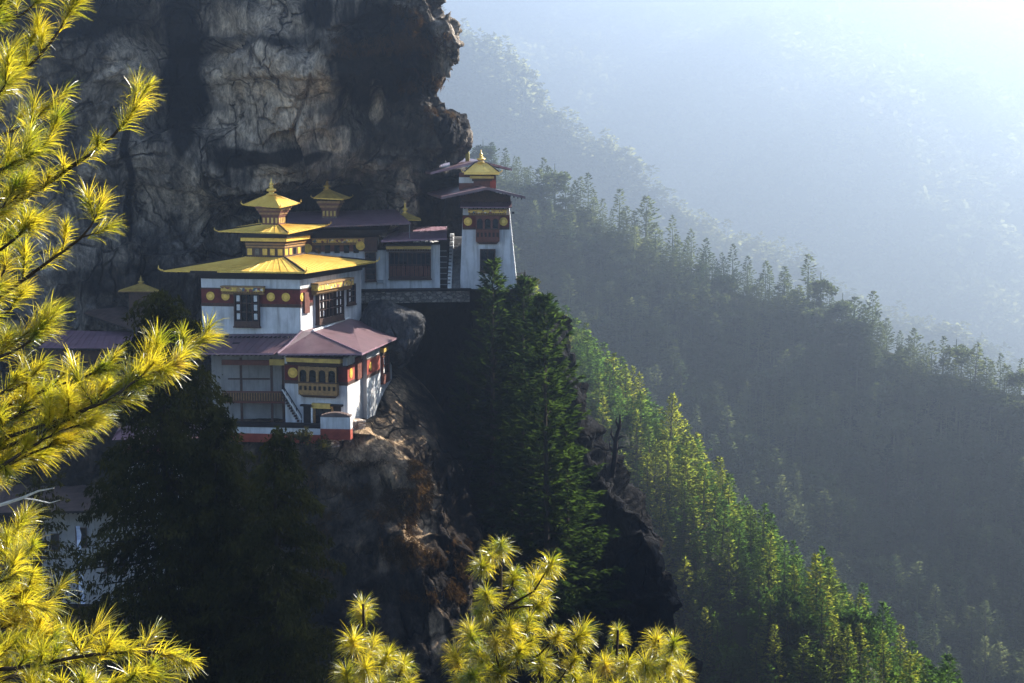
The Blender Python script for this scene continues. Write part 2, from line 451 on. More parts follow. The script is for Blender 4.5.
def structure(name, A, mat, smooth=True):
    o = link_mesh(name, grid_mesh(name, A, mat, smooth)); return tag(o, kind='structure')

def blocky(scale_v, amp_fine=1.0, amp_block=1.0, amp_big=1.0, seed=0.0):
    def fn(p):
        q = p + Vector((seed, seed * .7, -seed * .3))
        big = noise.fractal(q * .035, .9, 2.0, 4) * 2.6 * amp_big
        w = Vector((noise.noise(q * .09), noise.noise(q * .09 + Vector((31, 7, 3))), noise.noise(q * .09 + Vector((3, 57, 11))))) * 4.5
        s = Vector((q.x + w.x, q.y + w.y, (q.z + w.z) * .8)) * scale_v
        d, pts = noise.voronoi(s)
        cell = (math.sin(pts[0].x * 12.9898 + pts[0].y * 78.233 + pts[0].z * 37.7) * 43758.5453) % 1.0
        edge = d[1] - d[0]
        tv = Vector((math.sin(cell * 91.7), math.sin(cell * 57.3 + 1), math.sin(cell * 33.1 + 2)))
        blk = ((cell - .5) * 2.2 + tv.dot(s - pts[0]) * 2.4) * min(1.0, edge * 14.0) - .8 * max(0, 1 - edge * 12) * (1 if noise.noise(q * .06) > 0 else 0)
        # bedding: long sloping ledges
        bed = noise.noise(Vector((q.x * .03, q.y * .03, (q.z + q.x * .12 + 5 * noise.noise(q * .03)) * .16)))
        ledge = 1.3 * (abs(bed) ** .5) * (1 if bed > 0 else -1)
        d2, p2 = noise.voronoi(s * 3.3 + w * .05)
        c2 = (math.sin(p2[0].x * 12.9898 + p2[0].y * 78.233 + p2[0].z * 37.7) * 43758.5453) % 1.0
        e2 = d2[1] - d2[0]
        fine = noise.fractal(q * .30, .8, 2.1, 6) * .55 + (abs(noise.noise(q * .16)) - .25) * -1.2 + ((c2 - .5) * .6 + math.sin(c2 * 71) * (s * 3.3 - p2[0]).x * .7 + math.sin(c2 * 39) * (s * 3.3 - p2[0]).z * .9) * min(1, e2 * 9)
        return big + blk * amp_block + ledge * amp_block + fine * amp_fine
    return fn

# --- the great overhanging face above the monastery
edge_px = [(-70, 412), (0, 430), (28, 446), (52, 448), (80, 442), (97, 439), (112, 450), (132, 459), (150, 456), (163, 441), (176, 456), (190, 488), (225, 494), (270, 500), (330, 500), (420, 500)]
def interp(tab, x):
    return float(np.interp(x, [a for a, _ in tab], [b for _, b in tab]))
rows = [
    (-70, [188, 193, 197, 202, 200, 196, 194, 196]),
    (-30, [192, 197, 202, 208, 206, 198, 195, 197]),
    (0,   [195, 200, 206, 213, 209, 199, 196, 198]),
    (28,  [197, 202, 207, 214, 206, 199, 197, 199]),
    (52,  [198, 203, 208, 214, 204, 200, 198, 200]),
    (80,  [199, 204, 209, 214, 204, 202, 206, 208]),
    (97,  [200, 205, 210, 214, 205, 204, 209, 211]),
    (112, [200, 206, 211, 214, 206, 205, 211, 212]),
    (132, [201, 207, 212, 213, 208, 207, 212, 213]),
    (150, [202, 208, 213, 213, 211, 210, 213, 214]),
    (166, [202, 208, 213, 214, 215, 215, 216, 217]),
    (190, [202, 208, 213, 215, 220, 222, 219, 224]),
    (225, [201, 207, 212, 216, 223, 228, 228, 231]),
    (270, [199, 205, 210, 215, 224, 230, 232, 236]),
    (330, [196, 202, 207, 214, 223, 230, 234, 238]),
    (420, [194, 199, 205, 214, 222, 230, 234, 238]),
]
colpx = [-110, 0, 90, 180, 255, 325, 388]
ctrl = []
for py, ys in rows:
    e = interp(edge_px, py)
    row = [P(x, py, y) for x, y in zip(colpx, ys[:7])]
    yl = ys[7]
    row += [P(e - 14, py, yl), P(e, py, yl + 7)]
    b = P(e, py, yl + 7)
    k = 1 if py < 170 else 0
    row += [Vector((b.x - 1 - 8 * k, b.y + 14 - 4 * k, b.z)), Vector((b.x - 8 - 16 * k, b.y + 40, b.z + 3)), Vector((b.x - 40, b.y + 90, b.z + 8))]
    ctrl.append(row)
A = patch(ctrl, 380, 520)
wt = np.interp(np.linspace(0, 11, A.shape[1]), [0, 5.6, 7.0, 11], [1, 1, .38, .5])
A = displace(A, blocky(.085, .9, 1.5, .7), -1, wt)
A = displace(A, blocky(.26, 1.0, .6, 0, 13), -1, 1.25 * (1 - wt))
UPPER = A
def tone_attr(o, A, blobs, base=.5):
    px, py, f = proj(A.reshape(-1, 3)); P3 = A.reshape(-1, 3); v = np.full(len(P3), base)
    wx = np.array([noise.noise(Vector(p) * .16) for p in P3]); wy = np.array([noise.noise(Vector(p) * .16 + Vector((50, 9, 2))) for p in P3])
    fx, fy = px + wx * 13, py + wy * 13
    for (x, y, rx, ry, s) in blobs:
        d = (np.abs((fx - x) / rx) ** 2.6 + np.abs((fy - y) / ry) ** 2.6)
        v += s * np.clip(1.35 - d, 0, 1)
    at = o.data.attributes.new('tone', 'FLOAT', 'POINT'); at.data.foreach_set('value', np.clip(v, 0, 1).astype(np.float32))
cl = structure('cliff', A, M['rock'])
# wear plus painted shade: pale slabs, black seepage, lichen; darkened hollows and ledge undersides
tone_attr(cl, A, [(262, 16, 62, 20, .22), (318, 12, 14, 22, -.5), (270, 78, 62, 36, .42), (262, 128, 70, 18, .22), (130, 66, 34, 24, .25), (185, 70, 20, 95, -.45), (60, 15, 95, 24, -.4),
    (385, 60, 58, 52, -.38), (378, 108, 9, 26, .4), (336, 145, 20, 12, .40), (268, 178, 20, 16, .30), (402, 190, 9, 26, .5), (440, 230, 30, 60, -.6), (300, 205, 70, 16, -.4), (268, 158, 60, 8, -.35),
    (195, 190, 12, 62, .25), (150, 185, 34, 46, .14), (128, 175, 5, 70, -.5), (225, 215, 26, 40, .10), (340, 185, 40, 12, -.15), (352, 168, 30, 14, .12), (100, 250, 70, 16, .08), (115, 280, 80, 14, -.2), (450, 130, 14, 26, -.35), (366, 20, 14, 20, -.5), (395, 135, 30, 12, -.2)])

# --- the dark lower face that carries the upper terrace and the tower
ZL = P(430, 288, 211.5).z
edge_lo = [(285, 520), (300, 539), (340, 557), (400, 576), (470, 598), (492, 614), (520, 638), (550, 656), (585, 668), (640, 671), (700, 674), (800, 674)]
rows = [
    (290, [212, 213, 212, 212, 212, 212]),
    (302, [211.5, 213, 213, 213, 212, 212]),
    (340, [214, 218, 220, 217, 214, 213]),
    (400, [216, 221, 224, 219, 214, 212]),
    (470, [217, 222, 225, 219, 213, 209]),
    (530, [216, 220, 224, 218, 211, 203]),
    (590, [214, 217, 221, 215, 207, 198]),
    (650, [212, 214, 217, 212, 203, 195]),
    (720, [210, 211, 213, 208, 199, 192]),
    (820, [206, 207, 208, 203, 195, 188]),
]
lo_px = [0.0, .22, .45, .68, .86]
ctrl = []
for q, (py, ys) in enumerate(rows):
    e = interp(edge_lo, py)
    x0 = 318
    row = [P(x0 + (e - x0) * f, py, y) for f, y in zip(lo_px, ys[:5])]
    row += [P(e - 5, py, ys[5]), P(e, py, ys[5] + 6)]
    b = P(e, py, ys[5] + 6)
    row += [Vector((b.x - 1, b.y + 14, b.z)), Vector((b.x - 10, b.y + 50, b.z)), Vector((b.x - 30, b.y + 90, b.z))]
    if q == 0:
        top0 = [Vector((p.x, max(p.y, 212) + (28 if k < 7 else 4), ZL - .3)) for k, p in enumerate(row)]
        top1 = [Vector((p.x, p.y + .6, ZL - .25)) for p in row]
        ctrl.append(top0); ctrl.append(top1)
    ctrl.append(row)
A = patch(ctrl, 300, 300)
bl = blocky(.12, 1.0, 1.0, .8, 40)
def lowfn(p):
    k = min(1.0, max(0.0, (ZL - .6 - p.z) / 6.0))
    return bl(p) * (.04 + .96 * k)
A = displace(A, lowfn, -1)
LOWER = A
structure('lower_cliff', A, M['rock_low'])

# --- the buttress under the temple
edge_b = [(425, 372), (445, 396), (470, 420), (500, 440), (530, 455), (560, 468), (590, 474), (640, 470), (700, 468), (820, 470)]
ZB = P(330, 430, 187).z
rows = [
    (428, [192, 192, 191, 190, 189.4, 190.5]),
    (440, [192, 192, 190, 188.6, 187.8, 189.5]),
    (475, [192, 191, 189, 186.2, 185.6, 188]),
    (520, [192, 191, 187, 183.5, 183, 187]),
    (570, [191, 189, 185, 181, 180.5, 184]),
    (620, [186, 184, 181, 178, 178, 181]),
    (690, [176, 175, 174, 173, 174, 177]),
    (820, [160, 160, 160, 162, 165, 170]),
]
bpx = [-120, 30, 160, 270]
ctrl = []
for q, (py, ys) in enumerate(rows):
    e = interp(edge_b, py)
    row = [P(x, py, y) for x, y in zip(bpx, ys[:4])]
    row += [P(270 + (e - 270) * .62, py, ys[4]), P(e - 8, py, ys[5] - .5), P(e, py, ys[5] + 4)]
    b = P(e, py, ys[5] + 4)
    row += [Vector((b.x + .5, b.y + 9, b.z + (4 if q < 4 else 1))), Vector((b.x - 1, b.y + 24, b.z + (6 if q < 4 else 2))), Vector((b.x - 20, b.y + 45, b.z))]
    if q == 0:
        ctrl.append([Vector((p.x, p.y + (22 if k < 6 else 4), max(p.z, ZB) + 1)) for k, p in enumerate(row)])
    ctrl.append(row)
A = patch(ctrl, 300, 360)
bs = blocky(.13, .9, .42, .5, 90)
def spfn(p):
    k = min(1.0, max(0.12, (ZB - .5 - p.z) / 5.0))
    return bs(p) * k * .8
A = displace(A, spfn, -1)
BUTT = A
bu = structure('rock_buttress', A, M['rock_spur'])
tone_attr(bu, A, [(372, 436, 18, 16, .5), (350, 455, 26, 16, .25), (395, 410, 12, 40, .35), (415, 530, 16, 26, .28), (404, 500, 12, 14, .2), (440, 630, 9, 34, .35), (350, 540, 22, 16, .10), (460, 500, 22, 90, -.3), (330, 640, 60, 40, -.2)], .42)  # pale blobs by the hall paint its sunlit rock into the colour

# --- near hillside below the viewpoint (out of frame, carries the near trees) and the gorge
def ground_near(x, y):
    return -1.9 - .47 * y - 6 * max(0, (y - 95) / 40.0) ** 2 + .25 * noise.noise(Vector((x * .15, y * .15, 0)))
xs = np.linspace(-150, 150, 121); ys = np.linspace(-30, 175, 121)
A = np.array([[(x, y, ground_near(x, y) if y > 0 else -1.9 + .15 * -y * .3) for x in xs] for y in ys])
structure('hillside', A[::-1], M['forest_floor'])

# --- wooded slopes
SPUR_S, RIDGE_S, FAR1_S, FAR2_S = .63, .75, 1.45, 1.55
def slope(name, rows, nr, nc, amp, fr, seed, mat, sc=1.0):
    A = patch(rows, nr, nc) * sc
    A = displace(A, lambda p: noise.fractal((p + Vector((seed, 0, 0))) * fr, .9, 2.0, 4) * amp, -1)
    structure(name, A, mat); return A
# the sunlit spur: crest falls from behind the pines to the lower right
crest = [(470, 290, 600), (540, 352, 570), (585, 405, 540), (640, 458, 510), (700, 524, 480), (755, 580, 460), (820, 642, 440), (900, 715, 420), (990, 800, 400), (1090, 900, 385)]
back2, back1, top, f1, f2, f3 = [], [], [], [], [], []
for px, py, Y in crest:
    c = P(px, py, Y)
    back2.append(c + Vector((90, 110, -190))); back1.append(c + Vector((22, 35, -28))); top.append(c)
    f1.append(c + Vector((-22, -24, -30))); f2.append(c + Vector((-52, -52, -82))); f3.append(c + Vector((-110, -100, -190)))
SPUR = slope('spur', [back2, back1, top, f1, f2, f3], 90, 110, 4, .03, 5, M['forest_floor'], SPUR_S)
# the shaded ridge across the valley
crest = [(380, 120, 900), (470, 178, 870), (540, 212, 850), (600, 240, 830), (660, 270, 815), (720, 298, 800), (790, 318, 785), (850, 350, 770), (910, 378, 755), (970, 398, 740), (1040, 418, 725), (1130, 455, 705)]
b2, b1, top, f1, f2, f3, f4 = [], [], [], [], [], [], []
for px, py, Y in crest:
    c = P(px, py, Y)
    b2.append(c + Vector((60, 260, -260))); b1.append(c + Vector((10, 35, -24))); top.append(c)
    f1.append(c + Vector((-4, -36, -33))); f2.append(c + Vector((-8, -106, -90))); f3.append(c + Vector((-10, -195, -165))); f4.append(c + Vector((-12, -330, -300)))
RIDGE = slope('ridge', [b2, b1, top, f1, f2, f3, f4], 110, 130, 8, .02, 77, M['forest_floor'], RIDGE_S)
# the pale ridge beyond
crest = [(330, -60, 1500), (400, 5, 1480), (450, 48, 1450), (500, 92, 1420), (550, 133, 1390), (600, 172, 1360), (650, 208, 1340), (700, 240, 1320), (760, 272, 1300), (830, 305, 1270), (900, 340, 1240), (980, 385, 1200), (1080, 440, 1160)]
b2, b1, top, f1, f2, f3 = [], [], [], [], [], []
for px, py, Y in crest:
    c = P(px, py, Y)
    b2.append(c + Vector((120, 380, -400))); b1.append(c + Vector((30, 50, -40))); top.append(c)
    f1.append(c + Vector((-30, -40, -50))); f2.append(c + Vector((-60, -120, -140))); f3.append(c + Vector((-80, -300, -330)))
FAR1 = slope('far_ridge', [b2, b1, top, f1, f2, f3], 90, 140, 26, .008, 19, M['forest_floor'], FAR1_S)
# the mountainside that closes the valley
def mtn(u, v):
    x = -900 + 2900 * u
    y = 3000 - 1600 * v; z = 400 - 860 * v
    g = noise.fractal(Vector((x * .0016 + 3, y * .0007, 9)), .8, 2.0, 5) * 150
    g += 60 * (1 - abs(noise.noise(Vector((x * .0032 + y * .0012, y * .0009, 4)))) * 2)
    return (x, y - g * .8, z + g)
FAR2 = np.array([[mtn(u, v) for u in np.linspace(0, 1, 220)] for v in np.linspace(.11, 1, 120)]) * FAR2_S
structure('mountain', FAR2, M['forest_floor'])
# added unseen rock mass on the near right, shaped to shade the gorge
sh_ = [(122, 112, 40), (121, 120, 96), (120, 140, 112), (120, 190, 114), (120, 228, 110), (120, 246, 84), (120, 262, 46), (121, 272, 10), (123, 284, -60)]
A = patch([[Vector((x - 4, y, -200)) for x, y, z in sh_], [Vector((x - 2, y, (z - 160) / 2)) for x, y, z in sh_], [Vector((x, y, z)) for x, y, z in sh_], [Vector((x + 30, y + 4, z + 2)) for x, y, z in sh_], [Vector((x + 90, y + 6, -60)) for x, y, z in sh_], [Vector((x + 120, y + 8, -260)) for x, y, z in sh_]], 70, 80)
A = displace(A, blocky(.06, .6, .8, .8, 7), 1)
structure('shade_blocker', A[:, ::-1], M['rock_low'])
# floor of the valley, one sheet to the foot of the mountains
A = np.array([[(x, y, -775 + 3 * noise.noise(Vector((x * .01, y * .01, 0)))) for x in np.linspace(-2400, 4300, 60)] for y in np.linspace(6300, -50, 60)])
structure('ground', A, M['forest_floor'])

# --- valley haze
def haze():
    x0, x1, y0, y1, z0, z1 = -2500, 4400, -70, 6400, -790, 690
    mb = MB().box(((x0 + x1) / 2, (y0 + y1) / 2, (z0 + z1) / 2), (x1 - x0, y1 - y0, z1 - z0))
    m = bpy.data.materials.new('haze'); m.use_nodes = True; nt = m.node_tree
    nt.nodes.remove(nt.nodes["Principled BSDF"])
    v = nt.nodes.new("ShaderNodeVolumePrincipled")
    v.inputs['Color'].default_value = HAZE_COL; v.inputs['Density'].default_value = HAZE_DENSITY
    v.inputs['Anisotropy'].default_value = HAZE_G
    nt.links.new(v.outputs[0], nt.nodes["Material Output"].inputs['Volume'])
    o = mb.build('haze', m); tag(o, kind='stuff')
    o.display_type = 'WIRE'
zt_ = max(float(UPPER[..., 2].max()), float(FAR2[..., 2].max()), float(FAR1[..., 2].max()))
print('highest', zt_)
haze()
# ------------------------------------------------------------------ building helpers
def prism(mb, plan, z0, z1, inset=0.0):
    c = Vector((sum(p[0] for p in plan) / len(plan), sum(p[1] for p in plan) / len(plan)))
    top = []
    for p in plan:
        d = Vector((p[0], p[1])) - c
        k = 1 - inset / max(d.length, 1e-6); q = c + d * k; top.append(q)
    n = len(plan); b = len(mb.v)
    mb.v += [(p[0], p[1], z0) for p in plan] + [(q.x, q.y, z1) for q in top]
    mb.f.append(tuple(b + k for k in range(n))[::-1]); mb.f.append(tuple(b + n + k for k in range(n)))
    for k in range(n):
        j = (k + 1) % n; mb.f.append((b + k, b + j, b + n + j, b + n + k))
    return mb
def para(A, B, C):
    """plan from front-left A, front-right B, rear-right C (counter-clockwise from above)"""
    A, B, C = [Vector((p[0], p[1])) for p in (A, B, C)]
    return [A, B, C, A + (C - B)]
def grow(plan, d):
    """offset a quadrilateral plan outwards by d"""
    n = len(plan); out = []
    P2 = [Vector((p[0], p[1])) for p in plan]
    for k in range(n):
        a, b, c = P2[k - 1], P2[k], P2[(k + 1) % n]
        u = (b - a).normalized(); w = (c - b).normalized()
        n1 = Vector((u.y, -u.x)); n2 = Vector((w.y, -w.x))
        m = (n1 + n2); m = m / max(m.dot(n1), .3)
        out.append(b + m * d)
    return out
def roof(parent, eave, top, mat, thick=.22, seam=1.1, name='roof', fascia=None, soffit=None, ribs=True, caps=None, capr=.10):
    """eave and top: matching lists of 3d points around the roof (counter-clockwise); slopes between them, a flat cap if the top has area"""
    E_ = [Vector(p) for p in eave]; T = [Vector(p) for p in top]
    mb = MB(); n = len(E_)
    for k in range(n):
        j = (k + 1) % n
        pts = [E_[k], E_[j], T[j], T[k]]
        if (T[j] - T[k]).length < 1e-4: pts = pts[:3]
        # warped slopes: a few strips so that the sheet bends instead of creasing
        if len(pts) == 4:
            N = 6 if ribs else 1
            for i in range(N):
                a, b = i / N, (i + 1) / N
                mb.poly([E_[k].lerp(E_[j], a), E_[k].lerp(E_[j], b), T[k].lerp(T[j], b), T[k].lerp(T[j], a)])
        else: mb.poly(pts)
        if ribs:
            L = (E_[j] - E_[k]).length; m = max(2, int(L / seam))
            for i in range(1, m):
                f = i / m
                a = E_[k].lerp(E_[j], f); b = T[k].lerp(T[j], f)
                s = (E_[j] - E_[k]).normalized() * .02; u = Vector((0, 0, .045))
                mb.poly([a - s, a + s, a + s + u, a - s + u]); mb.poly([a - s + u, a + s + u, b + s + u, b - s + u])
                mb.poly([a - s, a - s + u, b - s + u, b - s]); mb.poly([a + s + u, a + s, b + s, b + s + u])
    if n > 2: mb.poly(T)
    r = mb.build(name, mat, parent)
    fb = MB(); d = Vector((0, 0, thick))
    for k in range(n):
        j = (k + 1) % n
        fb.poly([E_[k] - d, E_[j] - d, E_[j] - Vector((0, 0, .003)), E_[k] - Vector((0, 0, .003))])
    fb.build('fascia', fascia or mat, r)
    sb = MB(); c = sum(E_, Vector()) / n - d
    for k in range(n):
        j = (k + 1) % n
        sb.poly([E_[j] - d, E_[k] - d, c + Vector((0, 0, .25))])
    # rafter ends under the eave
    for k in range(n):
        j = (k + 1) % n
        L = (E_[j] - E_[k]).length; m = max(2, int(L / .55)); u = (E_[j] - E_[k]).normalized(); nn = Vector((-u.y, u.x, 0))
        for i in range(1, m):
            a = E_[k].lerp(E_[j], i / m) - d + nn * .12
            q = [a - u * .06, a + u * .06, a + u * .06 + nn * 1.3, a - u * .06 + nn * 1.3]
            sb.hexa([p - Vector((0, 0, .14)) for p in q], [p - Vector((0, 0, .01)) for p in q])
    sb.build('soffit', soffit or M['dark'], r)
    if caps:
        for k in range(n):
            if (T[k] - E_[k]).length > .3:
                cb = MB().tube([E_[k] + Vector((0, 0, .05)), E_[k].lerp(T[k], .5) + Vector((0, 0, .06)), T[k] + Vector((0, 0, .05))], capr, 6)
                cb.build('hip_ridge', caps, r)
    return r
def horns(parent_roof, pts, center, mat, size=.5):
    for p in pts:
        p = Vector(p); d = (p - Vector(center)); d.z = 0; d.normalize()
        mb = MB().tube([p - d * size * .5, p + d * size * .35 + Vector((0, 0, .02)), p + d * size * .8 + Vector((0, 0, size * .35)), p + d * size * .75 + Vector((0, 0, size * .9))], [size * .16, size * .18, size * .14, size * .03], 6)
        mb.build('corner_horn', mat, parent_roof)
def finial(parent, base, h, w, mat, name='finial'):
    prof = [(w * .50, 0), (w * .55, h * .05), (w * .30, h * .10), (w * .24, h * .16), (w * .44, h * .21), (w * .52, h * .27), (w * .44, h * .34), (w * .20, h * .39),
            (w * .15, h * .44), (w * .30, h * .47), (w * .16, h * .51), (w * .13, h * .56), (w * .24, h * .61), (w * .20, h * .67), (w * .09, h * .74), (w * .05, h * .86), (.015, h)]
    return MB().lathe(base, prof, 14).build(name, mat, parent, smooth=True)
def frieze(parent, wall, s0, s1, z0, z1, discs, r, out=.04, mat='maroon', dmat='gold_paint'):
    fb = wall.box(MB(), s0, s1, z0, z1, .0, out).build('frieze', M[mat], parent)
    h = (z1 - z0) * .09
    for za, zb_, oo in ((z0 - h, z0 - .004, .05), (z1 + .004, z1 + h, .05), (z0 - 2.6 * h, z0 - h - .004, .015)):
        wall.box(MB(), s0, s1, za, zb_, 0, out + oo).build('frieze_ledge', M['wood'], fb)
    for S in discs:
        db = wall.disc(MB(), S, (z0 + z1) / 2, r, out, out + .06); o = db.build('disc', M[dmat], fb)
        wall.disc(MB(), S, (z0 + z1) / 2, r * .45, out + .061, out + .10).build('disc_boss', M['gold'], fb)
    return fb
def cornice(parent, wall, s0, s1, z0, z1, out=.35, strip='cornice', depth=.0):
    """ochre board over a row of dentils"""
    h = z1 - z0
    c = wall.box(MB(), s0, s1, z0 + h * .35, z1, depth, out).build('cornice', M[strip], parent)
    d = MB(); n = max(3, int((s1 - s0) / .22)); w = (s1 - s0) / n
    for i in range(n):
        wall.box(d, s0 + w * i + w * .2, s0 + w * i + w * .8, z0, z0 + h * .35 - .004, depth, out * .8)
    wall.box(d, s0 + .03, s1 - .03, z0 - h * .2, z0 - .003, depth, out * .55)
    wall.box(d, s0 - .06, s1 + .06, z1 + .004, z1 + h * .22, depth, out + .08)
    d.build('dentils', M['wood_gold'] if strip != 'gold_dull' else M['wood'], c)
    return c
def lattice_window(parent, wall, s0, s1, z0, z1, cols, rows, out=.25, white_cols=(), frame='wood', label=None, sill=.12):
    """timber window: dark opening, frame, lattice bars, white panes in the outer columns"""
    w = wall.box(MB(), s0, s1, z0, z1, .0, out * .35).build('window', M['glass'], parent)
    if label: w['label'] = label
    t = min(.14, (s1 - s0) * .09)
    f = MB()
    wall.box(f, s0 - t, s0, z0 - t, z1 + t, 0, out); wall.box(f, s1, s1 + t, z0 - t, z1 + t, 0, out)
    wall.box(f, s0, s1, z1, z1 + t, 0, out); wall.box(f, s0, s1, z0 - t, z0 + sill, 0, out)
    wall.box(f, s0 - t * 1.8, s1 + t * 1.8, z0 - t * 2.2, z0 - t - .003, 0, out + .06)
    f.build('window_frame', M[frame], w)
    l = MB(); b = t * .55; zb = z0 + sill
    for i in range(1, cols):
        S = s0 + (s1 - s0) * i / cols; wall.box(l, S - b / 2, S + b / 2, zb, z1, out * .35, out * .85)
    for j in range(1, rows):
        Z = zb + (z1 - zb) * j / rows; wall.box(l, s0, s1, Z - b / 2, Z + b / 2, out * .36, out * .8)
    l.build('lattice', M[frame], w)
    if white_cols:
        cw = (s1 - s0) / cols; rh = (z1 - zb) / rows
        for i in white_cols:
            for j in range(rows):
                p = MB(); wall.box(p, s0 + cw * i + cw * .22, s0 + cw * (i + 1) - cw * .22, zb + rh * j + rh * .18, zb + rh * (j + 1) - rh * .16, out * .352, out * .5)
                p.build('shutter', M['paper'], w)
    return w
def arch_bay(parent, wall, s0, s1, z0, z1, n, out=.7, zs=.48, frame='wood_gold', panel='wood_gold', taper=True):
    """projecting timber bay window: arched lights over a panelled breast"""
    w = wall.box(MB(), s0 + .08, s1 - .08, z0 + .25, z1, .0, out * .72).build('bay_window', M['glass'], parent)
    zm = z0 + (z1 - z0) * zs
    br = wall.box(MB(), s0, s1, z0 + .22, zm, 0, out).build('breast', M[panel], w)
    m = n * 2; cw = (s1 - s0) / m
    for i in range(m):
        d = MB(); wall.box(d, s0 + cw * i + cw * .25, s0 + cw * i + cw * .75, z0 + .22 + (zm - z0) * .35, zm - (zm - z0) * .22, out + .004, out + .03)
        d.build('breast_panel', M['dark'], br)
    b = MB(); wall.box(b, s0 - .08, s1 + .08, zm + .003, zm + .13, 0, out + .09)
    if taper:
        for i in range(3):
            wall.box(b, s0 + .12 * (3 - i), s1 - .12 * (3 - i), z0 + .22 - .12 * (3 - i), z0 + .218 - .12 * (2 - i) , 0, out - .15 * (3 - i))
    b.build('sill', M['wood'], w)
    f = MB(); cw = (s1 - s0) / n; t = cw * .13
    for i in range(n + 1):
        S = s0 + cw * i; a = max(s0, S - t); c = min(s1, S + t); wall.box(f, a, c, zm + .133, z1, out * .7, out)
    for i in range(n):
        c = s0 + cw * (i + .5); r = cw * .5 - t; zc = zm + .13 + (z1 - zm - .13) * .55
        K = 8
        for k in range(K):
            a0 = math.pi - math.pi * k / K; a1 = math.pi - math.pi * (k + 1) / K
            p = [(c + r * math.cos(a0), zc + r * math.sin(a0)), (c + r * math.cos(a1), zc + r * math.sin(a1))]
            f.poly([wall.at(p[0][0], p[0][1], out - .03), wall.at(p[1][0], p[1][1], out - .03), wall.at(p[1][0], z1, out - .03), wall.at(p[0][0], z1, out - .03)])
    f.build('arcade', M[frame], w)
    return w

